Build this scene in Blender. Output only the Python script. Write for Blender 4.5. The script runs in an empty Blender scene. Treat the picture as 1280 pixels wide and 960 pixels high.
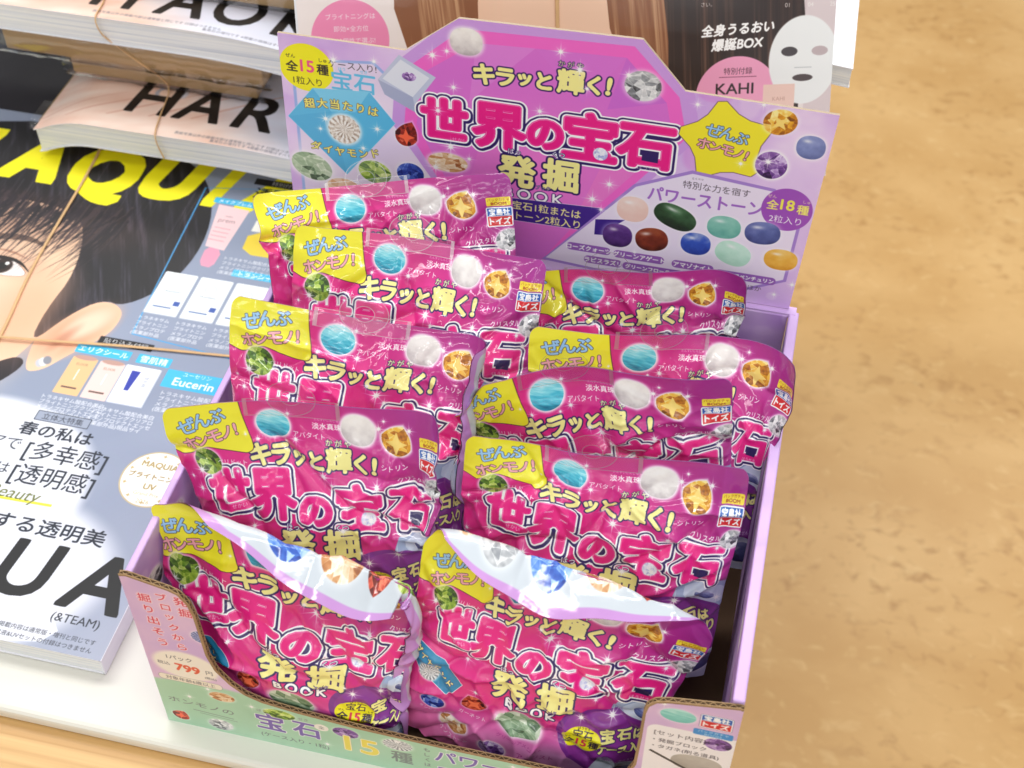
import bpy, math, random
import numpy as np
R_ = math.radians
S = 0.58                      # all lengths below are written in layout units; S turns them into metres
scene = bpy.context.scene
col = scene.collection

# ------------------------------------------------------------------ camera
cam_d = bpy.data.cameras.new('camera'); cam = bpy.data.objects.new('camera', cam_d); col.objects.link(cam)
cam.location = (0.3056*S, -0.3838*S, 0.7872*S)
cam_d.sensor_width = 36.0; cam_d.lens = 36.0*1760.03/1280.0
cam_d.clip_start = 0.01; cam_d.clip_end = 50
def cam_rot(yaw, pitch, roll):
    from mathutils import Matrix, Vector
    cy, sy, cp, sp = math.cos(yaw), math.sin(yaw), math.cos(pitch), math.sin(pitch)
    f = Vector((-sy*cp, cy*cp, -sp)); r = Vector((cy, sy, 0)); u = r.cross(f)
    r2 = r*math.cos(roll)+u*math.sin(roll); u2 = -r*math.sin(roll)+u*math.cos(roll)
    m = Matrix((r2, u2, -f)).transposed()
    return m.to_euler()
cam.rotation_euler = cam_rot(0.22624, 0.82581, 0.0065)
cam_d.dof.use_dof = True; cam_d.dof.focus_distance = 0.86*S; cam_d.dof.aperture_fstop = 20
scene.camera = cam

# ------------------------------------------------------------------ light of the shop, plus strips added for film glints
world = bpy.data.worlds.new('World'); scene.world = world; world.use_nodes = True
bg = world.node_tree.nodes['Background']; bg.inputs[0].default_value = (0.93, 0.96, 1.0, 1); bg.inputs[1].default_value = 0.36
def strip(name, x, y, z, sx, sy, power, rz=0):
    l = bpy.data.lights.new(name, 'AREA'); l.shape = 'RECTANGLE'; l.size = sx; l.size_y = sy
    l.energy = power; l.color = (1.0, 0.99, 0.96)
    o = bpy.data.objects.new(name, l); col.objects.link(o)
    o.location = (x, y, z); o.rotation_euler = (0, 0, rz)
    return o
strip('ceiling_and_glint_strip', -0.35, 0.75, 1.55, 2.2, 0.08, 24, R_(20))
strip('ceiling_and_glint_strip', 0.75, -0.25, 1.60, 2.2, 0.08, 15, R_(20))
strip('ceiling_and_glint_strip', 0.1, 2.0, 1.60, 2.6, 0.10, 20, R_(20))
for yy in (-1.6, -2.7, -4.2):  # strips added in front so the pouch film catches glints
    strip('ceiling_and_glint_strip', 0.0, yy, 1.62, 5.0, 0.06, 19, R_(12))
strip('ceiling_and_glint_strip', 0.0, -6.5, 1.70, 8.0, 0.12, 90, R_(8))  # far, strong strips, likewise added for thin streaks on the film
strip('ceiling_and_glint_strip', 0.0, -10.0, 1.75, 9.0, 0.16, 150, R_(10))
scene.view_settings.view_transform = 'Standard'; scene.view_settings.look = 'None'
scene.view_settings.exposure = 0.0; scene.view_settings.gamma = 1.0
scene.cycles.use_denoising = True
scene.cycles.transparent_max_bounces = 24

# ------------------------------------------------------------------ scene helpers
ORG = {}
def tag(o, label=None, cat=None, group=None, kind=None):
    if label: o['label'] = label
    if cat: o['category'] = cat
    if group: o['group'] = group
    if kind: o['kind'] = kind
    return o
def empty(name, loc, label, cat, group=None):
    o = bpy.data.objects.new(name, None); col.objects.link(o)
    o.location = [c*S for c in loc]; o.empty_display_size = 0.02
    ORG[o.name] = np.array(loc, float)
    return tag(o, label, cat, group)
def mk(name, verts, faces, mat, parent=None, uv=None, smooth=False, mi=None):
    """one mesh object; verts in layout units (world), uv per vertex"""
    V = np.asarray(verts, float)
    org = V.min(0)*0.5+V.max(0)*0.5; org[2] = V[:, 2].min()
    base = np.zeros(3)
    p = parent
    if p is not None: base = ORG[p.name]
    me = bpy.data.meshes.new(name)
    me.from_pydata(((V-org)*S).tolist(), [], faces)
    for m in (mat if isinstance(mat, (list, tuple)) else [mat]): me.materials.append(m)
    if mi is not None: me.polygons.foreach_set('material_index', mi)
    if uv is not None:
        U = np.asarray(uv, float); lay = me.uv_layers.new(name='UVMap')
        idx = np.empty(len(me.loops), int); me.loops.foreach_get('vertex_index', idx)
        lay.data.foreach_set('uv', U[idx].ravel())
    if smooth: me.polygons.foreach_set('use_smooth', [True]*len(me.polygons))
    me.update()
    o = bpy.data.objects.new(name, me); col.objects.link(o)
    o.location = (org-base)*S
    ORG[o.name] = org
    if parent is not None: o.parent = parent
    return o
def box(x0, x1, y0, y1, z0, z1):
    v = [(x, y, z) for z in (z0, z1) for y in (y0, y1) for x in (x0, x1)]
    f = [(0, 2, 3, 1), (4, 5, 7, 6), (0, 1, 5, 4), (2, 6, 7, 3), (0, 4, 6, 2), (1, 3, 7, 5)]
    return v, f
def bevel(o, w, seg=2):
    m = o.modifiers.new('bevel', 'BEVEL'); m.width = w*S; m.segments = seg; m.limit_method = 'ANGLE'
    return o
def gridf(nu, nv, flip=False, off=0):
    f = []
    for j in range(nv):
        for i in range(nu):
            a = off+j*(nu+1)+i; q = (a, a+1, a+nu+2, a+nu+1)
            f.append(q[::-1] if flip else q)
    return f
def extr(poly, y0, y1, P=lambda x, y, z: (x, y, z)):
    """polygon in x,z extruded along y; returns verts, faces (front face first at y0)"""
    n = len(poly)
    v = [P(x, y0, z) for x, z in poly]+[P(x, y1, z) for x, z in poly]
    f = [tuple(range(n)), tuple(range(2*n-1, n-1, -1))]
    for i in range(n):
        j = (i+1) % n; f.append((i, i+n, j+n, j))
    return v, f
def tube(pts, rx, ry=None, n=8, close=False, twist=None):
    pts = np.asarray(pts, float); ry = ry or rx; m = len(pts); v = []; f = []
    N0 = None
    for i in range(m):
        t = pts[min(i+1, m-1)]-pts[max(i-1, 0)]; t = t/np.linalg.norm(t)
        a = np.cross(t, (0, 0, 1.0)) if N0 is None else N0-t*np.dot(N0, t)
        if np.linalg.norm(a) < 1e-4: a = np.cross(t, (0, 1.0, 0))
        a = a/np.linalg.norm(a); N0 = a; b = np.cross(t, a)
        for k in range(n):
            c = 2*math.pi*k/n; v.append(pts[i]+a*math.cos(c)*rx+b*math.sin(c)*ry)
    for i in range(m-1):
        for k in range(n):
            k2 = (k+1) % n; f.append((i*n+k, i*n+k2, (i+1)*n+k2, (i+1)*n+k))
    f.append(tuple(range(n))[::-1]); f.append(tuple((m-1)*n+k for k in range(n)))
    return v, f
def smoothpath(P, k=8):
    P = [np.array(p, float) for p in P]; out = []
    for i in range(len(P)-1):
        p0 = P[max(i-1, 0)]; p1 = P[i]; p2 = P[i+1]; p3 = P[min(i+2, len(P)-1)]
        for j in range(k):
            t = j/k; out.append(.5*((2*p1)+(-p0+p2)*t+(2*p0-5*p1+4*p2-p3)*t*t+(-p0+3*p1-3*p2+p3)*t**3))
    out.append(P[-1]); return out

# ------------------------------------------------------------------ print shop: draws flat print as pixels
rng = np.random.default_rng(7)
_g = {}
def glyph(s):
    if s not in _g:
        c = bpy.data.curves.new('print', 'FONT'); c.body = s; c.resolution_u = 4
        o = bpy.data.objects.new('print', c); m = o.to_mesh()
        V = np.array([v.co[:2] for v in m.vertices]).reshape(-1, 2)
        e = set()
        for p in m.polygons:
            L = list(p.vertices)
            for a, b in zip(L, L[1:]+L[:1]):
                if (b, a) in e: e.discard((b, a))
                else: e.add((a, b))
        e = np.array(list(e), int).reshape(-1, 2)
        _g[s] = np.hstack([V[e[:, 0]], V[e[:, 1]]])
        o.to_mesh_clear(); bpy.data.objects.remove(o); bpy.data.curves.remove(c)
    return _g[s]
def raster(E, W, H, SS=4):
    y0 = E[:, 1]*SS-.5; y1 = E[:, 3]*SS-.5
    s = np.where(y1 > y0, 1.0, -1.0); lo = np.minimum(y0, y1); hi = np.maximum(y0, y1)
    a = np.clip(np.ceil(lo), 0, H*SS).astype(int); b = np.clip(np.ceil(hi), 0, H*SS).astype(int)
    n = b-a; k = n > 0; E, s, a, n, y0, y1 = E[k], s[k], a[k], n[k], y0[k], y1[k]
    if not len(n): return np.zeros((H, W), np.float32)
    i = np.repeat(np.arange(len(n)), n); r = np.arange(n.sum())-np.repeat(np.cumsum(n)-n, n)+a[i]
    x = E[i, 0]+(E[i, 2]-E[i, 0])*(r-y0[i])/(y1[i]-y0[i]); x = np.clip(x, 0, W-.001)
    xi = x.astype(int); f = x-xi; row = r//SS
    A = np.bincount(row*(W+2)+xi, s[i]*(1-f), H*(W+2))+np.bincount(row*(W+2)+xi+1, s[i]*f, H*(W+2))
    A = np.cumsum(A.reshape(H, W+2), 1)[:, :W]
    return np.clip(np.abs(A)/SS, 0, 1).astype(np.float32)
def disc(mask, r, sq=False):
    if r < .3: return mask
    H, W = mask.shape; k = int(math.ceil(r))+1
    yy, xx = np.mgrid[-k:k+1, -k:k+1]; K = np.clip(r+.5-(np.maximum(abs(xx), abs(yy)) if sq else np.hypot(xx, yy)), 0, 1)
    sh = (H+2*k, W+2*k)
    o = np.fft.irfft2(np.fft.rfft2(mask, sh)*np.fft.rfft2(K, sh), sh)[k:k+H, k:k+W]
    return np.clip(o*(.6 if r > 1.4 else 1.0), 0, 1).astype(np.float32)
def vnoise(x, y, seed=0):
    xi = np.floor(x).astype(int); yi = np.floor(y).astype(int); fx = x-xi; fy = y-yi
    fx = fx*fx*(3-2*fx); fy = fy*fy*(3-2*fy)
    def h(a, b):
        n = (a*374761393+b*668265263+seed*974634777) & 0x7fffffff
        n = ((n ^ (n >> 13))*1274126177) & 0x7fffffff
        return ((n ^ (n >> 16)) & 0xffff)/65535.
    return (h(xi, yi)*(1-fx)+h(xi+1, yi)*fx)*(1-fy)+(h(xi, yi+1)*(1-fx)+h(xi+1, yi+1)*fx)*fy
def fbm(x, y, seed=0, o=4):
    s = 0; a = .5; t = 0
    for i in range(o): s = s+a*vnoise(x*2**i, y*2**i, seed+i*17); t += a; a *= .5
    return s/t
def hx(c):
    if isinstance(c, str): return np.array([int(c[i:i+2], 16)/255 for i in (0, 2, 4)], np.float32)
    return np.array(c, np.float32)
class Cv:
    def __init__(s, x0, x1, y0, y1, sc, bgc='ffffff'):
        s.x0, s.y0, s.x1, s.y1, s.sc = x0, y0, x1, y1, sc
        s.W = int((x1-x0)*sc); s.H = int((y1-y0)*sc)
        s.a = np.empty((s.H, s.W, 3), np.float32); s.a[:] = hx(bgc)
        s.rep = [0]
    def XY(s):
        yy, xx = np.mgrid[0:s.H, 0:s.W]
        return (xx+.5)/s.sc+s.x0, (yy+.5)/s.sc+s.y0
    def win(s, x0, y0, x1, y1):
        a = max(0, int((x0-s.x0)*s.sc)); b = min(s.W, int((x1-s.x0)*s.sc)+1)
        c = max(0, int((y0-s.y0)*s.sc)); d = min(s.H, int((y1-s.y0)*s.sc)+1)
        if b-a < 2 or d-c < 2: return None
        yy, xx = np.mgrid[c:d, a:b]
        return (slice(c, d), slice(a, b)), (xx+.5)/s.sc+s.x0, (yy+.5)/s.sc+s.y0
    def put(s, sl, m, c):
        if isinstance(c, (str, tuple, list)): c = hx(c)
        m = m[..., None]; s.a[sl] = s.a[sl]*(1-m)+c*m
    def edges(s, E, layers, fade=1.0, sq=False):
        """E in canvas units; layers [(radius px, colour, (dx,dy) units)] drawn in order"""
        P = E.copy(); P[:, 0::2] = (P[:, 0::2]-s.x0)*s.sc; P[:, 1::2] = (P[:, 1::2]-s.y0)*s.sc
        pad = int(max(l[0] for l in layers)+max(max(abs(l[2][0]), abs(l[2][1])) for l in layers)*s.sc)+3
        a = int(P[:, 0::2].min())-pad; b = int(P[:, 0::2].max())+pad; c = int(P[:, 1::2].min())-pad; d = int(P[:, 1::2].max())+pad
        if b <= 0 or d <= 0 or a >= s.W or c >= s.H: return
        P[:, 0::2] -= a; P[:, 1::2] -= c
        M = raster(P, b-a, d-c)
        for r, cc, (dx, dy) in layers:
            m = disc(M, r, sq) if r > 0 else M
            ox, oy = a+int(round(dx*s.sc)), c+int(round(dy*s.sc))
            X0, X1, Y0, Y1 = max(0, ox), min(s.W, ox+b-a), max(0, oy), min(s.H, oy+d-c)
            if X1 <= X0 or Y1 <= Y0: continue
            mm = m[Y0-oy:Y1-oy, X0-ox:X1-ox]*fade
            s.put((slice(Y0, Y1), slice(X0, X1)), mm, cc)
    def t(s, st, x, y, size, c, rot=0, bold=0, out=(), sh=0, sx=1.0, al='c', sy=1.0, fade=1.0):
        """text centred at x,y; size = height in canvas units; bold and outlines in pixels"""
        E = glyph(st)
        if not len(E): return
        E = E.copy()*size
        cx = (E[:, 0::2].min()+E[:, 0::2].max())/2 if al == 'c' else (E[:, 0::2].min() if al == 'l' else E[:, 0::2].max())
        cy = (E[:, 1::2].min()+E[:, 1::2].max())/2
        E[:, 0::2] -= cx; E[:, 1::2] -= cy
        E[:, 0::2] = E[:, 0::2]*sx+E[:, 1::2]*sh; E[:, 1::2] *= sy
        ca, sa = math.cos(R_(rot)), math.sin(R_(rot))
        X = E[:, 0::2]*ca-E[:, 1::2]*sa+x; Y = E[:, 0::2]*sa+E[:, 1::2]*ca+y
        E = np.stack([X[:, 0], Y[:, 0], X[:, 1], Y[:, 1]], 1)
        lay = [(bold+o[0], o[1], o[2] if len(o) > 2 else (0, 0)) for o in out]+[(bold, c, (0, 0))]
        s.edges(E, lay, fade)
    def poly(s, pts, c, out=(), fade=1.0, rnd=0):
        pts = np.asarray(pts, float)
        if rnd:                                   # Chaikin corner cutting
            for _ in range(rnd):
                q = np.roll(pts, -1, 0); pts = np.stack([pts*.78+q*.22, pts*.22+q*.78], 1).reshape(-1, 2)
        E = np.hstack([pts, np.roll(pts, -1, 0)])
        s.edges(E, [(o[0], o[1], o[2] if len(o) > 2 else (0, 0)) for o in out]+[(0, c, (0, 0))], fade)
    def line(s, x0, y0, x1, y1, w, c, fade=1.0):
        d = np.array([x1-x0, y1-y0]); d = d/np.linalg.norm(d)*w/2; n = (-d[1], d[0])
        s.poly([(x0+n[0], y0+n[1]), (x1+n[0], y1+n[1]), (x1-n[0], y1-n[1]), (x0-n[0], y0-n[1])], c, fade=fade)
    def rrect(s, x0, y0, x1, y1, r, c, out=(), rot=0, fade=1.0, sh=0):
        P = []
        for cx, cy, a0 in ((x1-r, y1-r, 0), (x0+r, y1-r, 90), (x0+r, y0+r, 180), (x1-r, y0+r, 270)):
            for k in range(7): a = R_(a0+k*15); P.append((cx+r*math.cos(a), cy+r*math.sin(a)))
        P = np.array(P); m = np.array([(x0+x1)/2, (y0+y1)/2]); P = P-m; P[:, 0] += P[:, 1]*sh
        ca, sa = math.cos(R_(rot)), math.sin(R_(rot)); P = P@np.array([[ca, sa], [-sa, ca]])+m
        s.poly(P, c, out, fade)
    def ell(s, x, y, rx, ry, c, rot=0, soft=0, fade=1.0):
        r = max(rx, ry)*(1+soft)+2/s.sc; w = s.win(x-r, y-r, x+r, y+r)
        if w is None: return
        sl, X, Y = w; ca, sa = math.cos(R_(rot)), math.sin(R_(rot))
        p = ((X-x)*ca+(Y-y)*sa)/rx; q = (-(X-x)*sa+(Y-y)*ca)/ry; rr = np.hypot(p, q)
        if soft: m = np.clip((1+soft-rr)/(2*soft), 0, 1); m = m*m*(3-2*m)
        else: m = np.clip((1-rr)*min(rx, ry)*s.sc+.5, 0, 1)
        s.put(sl, (m*fade).astype(np.float32), c)
    def spark(s, x, y, r, k=1.0, rot=0, n=4):
        w = s.win(x-r, y-r, x+r, y+r)
        if w is None: return
        sl, X, Y = w; X = (X-x)/r; Y = (Y-y)/r; d = np.hypot(X, Y); v = 1.1*np.exp(-(d/.13)**2)+.25*np.exp(-(d/.4)**2)
        for i in range(n):
            a = R_(rot+180*i/n); L = 1.0 if i % 2 == 0 else .6
            pr = np.abs(-X*math.sin(a)+Y*math.cos(a)); v = v+np.exp(-(pr/.028)**2)*np.clip(1-d/L, 0, 1)**1.3
        s.put(sl, np.clip(v*k, 0, 1).astype(np.float32), 'ffffff')
    def gem(s, x, y, rx, ry, cols, kind='facet', rot=0, seed=1, glow=1.0, star=None, shape=0):
        r = max(rx, ry)*1.35; w = s.win(x-r, y-r, x+r, y+r)
        if w is None: return
        g = np.random.default_rng(seed); sl, X, Y = w; ca, sa = math.cos(R_(rot)), math.sin(R_(rot))
        p = ((X-x)*ca+(Y-y)*sa)/rx; q = (-(X-x)*sa+(Y-y)*ca)/ry; th = np.arctan2(q, p)
        if kind in ('cab', 'round'): p2 = p; q2 = q; rr = (np.abs(p)**2.3+np.abs(q)**2.3)**(1/2.3)
        else: rr = np.hypot(p, q)
        if shape: rr = rr/(1-shape*(1-np.cos(th-R_(90)))*.5*.5)*1.0; rr = np.where(q > 0, rr*(1+shape*.55*np.clip(q, 0, 1)*np.abs(p)*2), rr)
        if glow:
            gl = np.exp(-(np.clip(rr-1, 0, 9)/.16)**2)*glow; s.put(sl, np.clip(gl, 0, 1).astype(np.float32), 'ffffff')
        C = np.array([hx(c) for c in cols]); n = len(C)-1
        if kind == 'facet':
            N = 26; a = g.random(N)*6.28; rad = np.sqrt(g.random(N))*.98; sx, sy = rad*np.cos(a), rad*np.sin(a)
            D = (p[..., None]-sx)**2+(q[..., None]-sy)**2; i = D.argmin(-1); lum = g.random(N)[i]
            lum = lum*.75+.25*vnoise(p*7+3, q*7+9, seed); lum = np.clip(lum+.12*q, 0, 1)
            D.sort(-1); lum = np.where(np.sqrt(D[..., 1])-np.sqrt(D[..., 0]) < .022, np.clip(lum+.2, 0, 1), lum)
        elif kind == 'rad':
            sec = np.abs(np.sin(th*8))*.5+.5*np.abs(np.sin(th*7+np.floor(rr*3.2)*1.1)); lum = np.clip(sec*.8+.3*vnoise(p*12, q*12, seed)-.05, 0, 1)
        elif kind == 'silk':
            lum = np.clip(.5+.35*q+.35*(fbm(p*1.5+5, q*9+p*1.2, seed)-.5)*2+.15*np.exp(-((p+.3)**2+(q-.4)**2)/.05), 0, 1)
        else:
            lum = np.clip(.5+.28*q-.2*p*0+.5*(fbm(p*2.2+seed, q*2.2, seed)-.5), 0, 1)
            lum = np.clip(lum-.25*np.clip(rr-.6, 0, 1), 0, 1)
        f = lum*n; i0 = np.clip(f.astype(int), 0, n-1); f = (f-i0)[..., None]; c = C[i0]*(1-f)+C[i0+1]*f
        if kind == 'cab': hl = np.exp(-(((p+.3)/.28)**2+((q-.5)/.14)**2)); c = c*(1-.7*hl[..., None])+.7*hl[..., None]
        m = np.clip((1-rr)*min(rx, ry)*s.sc+.5, 0, 1).astype(np.float32); s.put(sl, m, c)
        if star:
            k = min(rx, ry)*.62; P = []
            for i in range(8):
                a = R_(rot+22+45*i); l = k*(1.05 if i % 2 == 0 else .42); P.append((x+l*math.cos(a), y-.12*k+l*math.sin(a)))
            s.poly(P, star)
    def image(s, name):
        im = bpy.data.images.new(name, s.W, s.H); b = np.ones((s.H, s.W, 4), np.float32); b[..., :3] = np.clip(s.a, 0, 1)
        im.pixels.foreach_set(b.ravel()); im.update(); im.pack(); return im
    def uv(s, pts):
        P = np.asarray(pts, float); return np.stack([(P[:, 0]-s.x0)/(s.x1-s.x0), (P[:, 1]-s.y0)/(s.y1-s.y0)], 1)
def blend(a, b, t): return hx(a)*(1-t[..., None])+hx(b)*t[..., None]
# ------------------------------------------------------------------ print: the pouch front (x = u, y = -v, both in pouch widths)
NAVY = '2a1660'; HOT = 'f01488'
AQUA = ['0e6f92', '38b6d0', '8fe3ee', 'e8fbff']; PEARL = ['b4aaae', 'e2dcda', 'f8f4f0', 'ffffff']
CITR = ['5a2c04', 'c07410', 'f0b028', 'fff0a0']; PERI = ['1c2e10', '4f7a1e', 'a4c640', 'eef8b0']
CRYS = ['202226', '8c9096', 'd8dadc', 'ffffff']; GARN = ['2a0604', '6e160c', 'b83420', 'ff9070']
GREEN = ['38543a', '7c9c78', 'b6cbaa', 'f0f6e8']; SAPP = ['101c60', '2840a8', '5878d8', 'c8d8ff']
AMET = ['26103e', '6c3c90', 'b08acc', 'f4e8ff']; SUNS = ['8a4a22', 'c88850', 'e8c8a0', 'fff6e4']; TANZ = ['2a305e', '4c5894', '8c96c8', 'dce0f8']
def zenbu(c, x, y, s, rot):
    """ぜんぶ / ホンモノ! in sky blue and pink with dark rims"""
    ca, sa = math.cos(R_(rot)), math.sin(R_(rot))
    def P(i, j): return x+i*ca-j*sa, y+i*sa+j*ca
    o = [(2.2*s*c.sc/78, '4a3838')]; b = 2.2*s*c.sc/78
    for ch, i, r, z in zip('ぜんぶ', (-.72, .0, .72), (0, -3, 6), (.98, .95, .9)):
        px, py = P(i*s, .42*s+(.04*s if ch == 'ん' else 0)); c.t(ch, px, py, s*.92*z, '9cccf4', rot+r, b, o)
    for ch, i, r, z in zip('ホンモノ!', (-1.0, -.38, .26, .84, 1.3), (4, 0, 0, 0, -6), (.8, .7, .82, .72, .85)):
        px, py = P(i*s, -.5*s); c.t(ch, px, py, s*.95*z, 'f4aab4', rot+r, b, o)
def takara(c, x, y, w, rot=0, sub=True):
    """yellow strip over the blue and red publisher box"""
    k = c.sc*w/100
    c.rrect(x-w*.5, y-w*.42, x+w*.5, y+w*.34, w*.07, 'ffffff', [(1.5*k, NAVY), (.8*k, 'ffffff')], rot)
    ca, sa = math.cos(R_(rot)), math.sin(R_(rot))
    P = lambda i, j: (x+i*w*ca-j*w*sa, y+i*w*sa+j*w*ca)
    c.poly([P(-.46, 0), P(.46, 0), P(.46, .3), P(-.46, .3)], '1c5cb8'); c.poly([P(-.46, -.38), P(.46, -.38), P(.46, -.02), P(-.46, -.02)], 'd8242c')
    px, py = P(0, .15); c.t('宝島社', px, py, w*.27, 'ffffff', rot, 1.6*k)
    px, py = P(0, -.2); c.t('トイズ', px, py, w*.3, 'ffffff', rot, 1.8*k)
    if sub:
        px, py = P(0, .56); c.rrect(px-w*.46, py-w*.17, px+w*.46, py+w*.17, w*.05, 'f8e03a', rot=rot)
        px, py = P(0, .63); c.t('パックガチャ', px, py, w*.14, 'a8421c', rot, .5*k)
        px, py = P(0, .48); c.t('BOOM', px, py, w*.15, 'a8421c', rot, .8*k, sx=1.35)
def logo(c, P, k, ru=True):
    """世界の宝石: hot pink letters, white rim, navy rim with a drop to the lower right, white halo"""
    u = 1/c.sc
    lay = {}
    for ch, (x, y, s, sx, rot) in P.items(): lay[ch] = (x, y, s, sx, rot)
    def draw(c0, b, out, dx=0, dy=0):
        for ch, (x, y, s, sx, rot) in lay.items(): c.t(ch, x+dx, y+dy, s, c0, rot, b, out, sx=sx)
    draw('ffffff', 29*k, [], 1.5*k*u, -1.5*k*u)
    draw(NAVY, 23*k, [], .8*k*u, -1.2*k*u); draw(NAVY, 20*k, [], 3.5*k*u, -5.0*k*u)
    draw('ffffff', 15.5*k, []); draw(HOT, 9.8*k, []); draw('ffc4e2', 7.2*k, [], -.4*k*u, .4*k*u); draw(HOT, 6.2*k, [])
def yell(c, st, P, k, size=None, oc=NAVY):
    for pas in (0, 1):
        for ch, (x, y, s, rot) in zip(st, P):
            c.t(ch, x, y, s, oc if pas == 0 else 'fbf39a', rot, (9.6 if pas == 0 else 4.4)*k)
def pouch_front():
    c = Cv(-.02, 1.02, -1.0, .02, 1040); X, Y = c.XY(); V = -Y
    d = np.hypot(X-.45, (V-.36)*1.1)
    a = blend('d8187e', 'a42a90', np.clip((X-.35)*1.5-(V-.1)*.8, 0, 1)); a = a*(1-.0)
    a = a*(1-np.clip(.55-d, 0, .55)[..., None]*.7)+hx('f4248e')*np.clip(.55-d, 0, .55)[..., None]*.7
    m = np.clip((V-.62)*5, 0, 1)[..., None]; a = a*(1-m)+blend('f06aa8', 'c890c8', np.clip(X*1.3, 0, 1))*m
    a = a+(fbm(X*7, V*7, 3)-.5)[..., None]*.10; c.a[:] = a
    for i in range(26):                                        # pale bokeh discs
        x, y = rng.random(), -rng.random(); c.ell(x, y, .012+.02*rng.random(), .012+.02*rng.random(), 'ff9cd4', soft=.4, fade=.22)
    # pale blue stone box, lower right
    c.poly([(.78, -.50), (.90, -.43), (1.03, -.47), (1.03, -.68), (.83, -.66)], '9fb2d4', rnd=1); c.poly([(.81, -.51), (.90, -.455), (1.0, -.49), (1.02, -.56), (.9, -.6)], 'c9d6ec', rnd=1)
    c.gem(.915, -.525, .045, .02, TANZ, 'silk', -20, 5, .3)
    c.ell(.86, -.72, .26, .17, '7a2a8e', -18); c.ell(.86, -.72, .24, .155, '8a2f96', -18)
    yell(c, '宝石は', [(.80, -.655, .062, 12), (.865, -.64, .06, 12), (.925, -.635, .05, 12)], .7)
    yell(c, 'ケース入り!', [(.79+.043*i, -.735+.012*i, .05, 14) for i in range(6)], .6)
    c.t('種類は選べません', .89, -.785, .018, 'e8c8f0', 14)
    c.ell(.97, -.92, .22, .12, 'd4def0', -15); c.gem(.93, -.88, .075, .055, TANZ, 'cab', 20, 8, .6); c.gem(.80, -.94, .06, .04, SAPP, 'cab', 0, 9, .6)
    c.gem(.62, -.95, .045, .03, AQUA, 'silk', 0, 19, .5)
    # diamond banner on the left
    c.poly([(.0, -.47), (.16, -.50), (.245, -.585), (.19, -.67), (.05, -.60), (-.03, -.52)], '1c86b4', [(2.5, 'ffffff')])
    for ch, x, y in zip('ダイヤモンド', (.035, .068, .10, .132, .163, .194), (-.505, -.52, -.537, -.557, -.58, -.604)): c.t(ch, x, y, .036, 'fbf39a', -32, 1.2, [(2, NAVY)])
    c.gem(.10, -.60, .045, .04, CRYS, 'rad', 0, 3, .6)
    # stones along the bottom
    c.gem(.30, -.675, .062, .052, GARN, 'facet', 30, 12, .5, 'ff7a50', .6); c.t('ガーネット', .3, -.745, .022, 'ffffff', -6, .4)
    c.gem(.47, -.715, .085, .058, GREEN, 'facet', -8, 13, .7); c.t('グリーンアメジスト', .49, -.80, .02, 'a02c80', -4, .3)
    c.gem(.14, -.74, .05, .04, SAPP, 'facet', 10, 14, .7); c.gem(.24, -.84, .055, .04, SUNS, 'facet', 0, 15, .7); c.gem(.40, -.88, .05, .038, AMET, 'facet', 0, 16, .7)
    c.t('タンザナイト', .15, -.80, .02, 'ffffff', -4, .3); c.t('アメジスト', .56, -.85, .028, 'a02c80', 4, .5); c.t('サンストーン', .25, -.90, .02, 'ffffff', 0, .3)
    c.ell(.709, -.704, .078, .062, 'f8f01e'); c.t('宝石', .709, -.672, .04, '33203c', 0, .9); c.t('ほうせき', .709, -.648, .012, '33203c')
    c.t('全', .661, -.722, .043, '33203c', 0, 1.2); c.t('15', .709, -.722, .052, 'e2324e', 0, 2.0); c.t('種', .757, -.722, .043, '33203c', 0, 1.2)
    c.t('ぜん', .655, -.693, .012, '33203c'); c.t('しゅ', .768, -.693, .012, '33203c')
    # title
    L = {'世': (.178, -.325, .162, .98, 3), '界': (.342, -.345, .192, .93, 0), 'の': (.502, -.398, .130, 1.05, -3), '宝': (.664, -.380, .192, .96, 0), '石': (.862, -.378, .182, 1.04, 0)}
    logo(c, L, .98)
    c.t('せかい', .205, -.385, .018, 'ffe8f4', 0, .5); c.t('ほうせき', .875, -.446, .019, 'ffe8f4', 0, .5)
    c.poly([(.853, -.392), (.905, -.396), (.903, -.43), (.853, -.426)], '241458')
    c.gem(.692, -.432, .026, .026, ['b0b8e8', 'e8ecff', 'ffffff'], 'facet', 0, 41, .4); c.spark(.70, -.44, .05)
    K = [(.312, -.203, .088, 3), (.385, -.207, .082, 0), (.455, -.217, .066, 0), (.52, -.215, .074, 0), (.602, -.207, .094, 0), (.678, -.212, .08, 0), (.729, -.213, .088, -6)]
    yell(c, 'キラッと輝く!', K, 1.0)
    for ch, x in zip('かがや', (.57, .603, .636)): c.t(ch, x, -.145, .026, 'fbf7b8', 0, .8, [(2, NAVY)])
    yell(c, '発掘', [(.423, -.530, .136, 0), (.590, -.531, .136, 0)], 1.35)
    c.t('はっ', .41, -.455, .027, 'ffffff', 0, .8, [(2, NAVY)]); c.t('くつ', .60, -.458, .027, 'ffffff', 0, .8, [(2, NAVY)])
    for ch, x in zip('BOOK', (.425, .474, .528, .579)): c.t(ch, x, -.622, .054, NAVY, 0, 7)
    for ch, x in zip('BOOK', (.425, .474, .528, .579)): c.t(ch, x, -.622, .054, 'ffffff', 0, 2.6)
    c.t('ブック', .575, -.590, .017, 'ffffff', 0, .5, [(1.5, NAVY)])
    # yellow corner
    Yp = [(-.03, .03), (.255, .03), (.262, -.02), (.272, -.09), (.292, -.165), (.288, -.188), (.262, -.197), (.165, -.175), (.120, -.165), (.092, -.185), (.052, -.20), (-.03, -.175)]
    c.poly(Yp, 'f4ec28', [(3.2, '54202c')], rnd=2)
    zenbu(c, .135, -.098, .074, 15)
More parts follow.
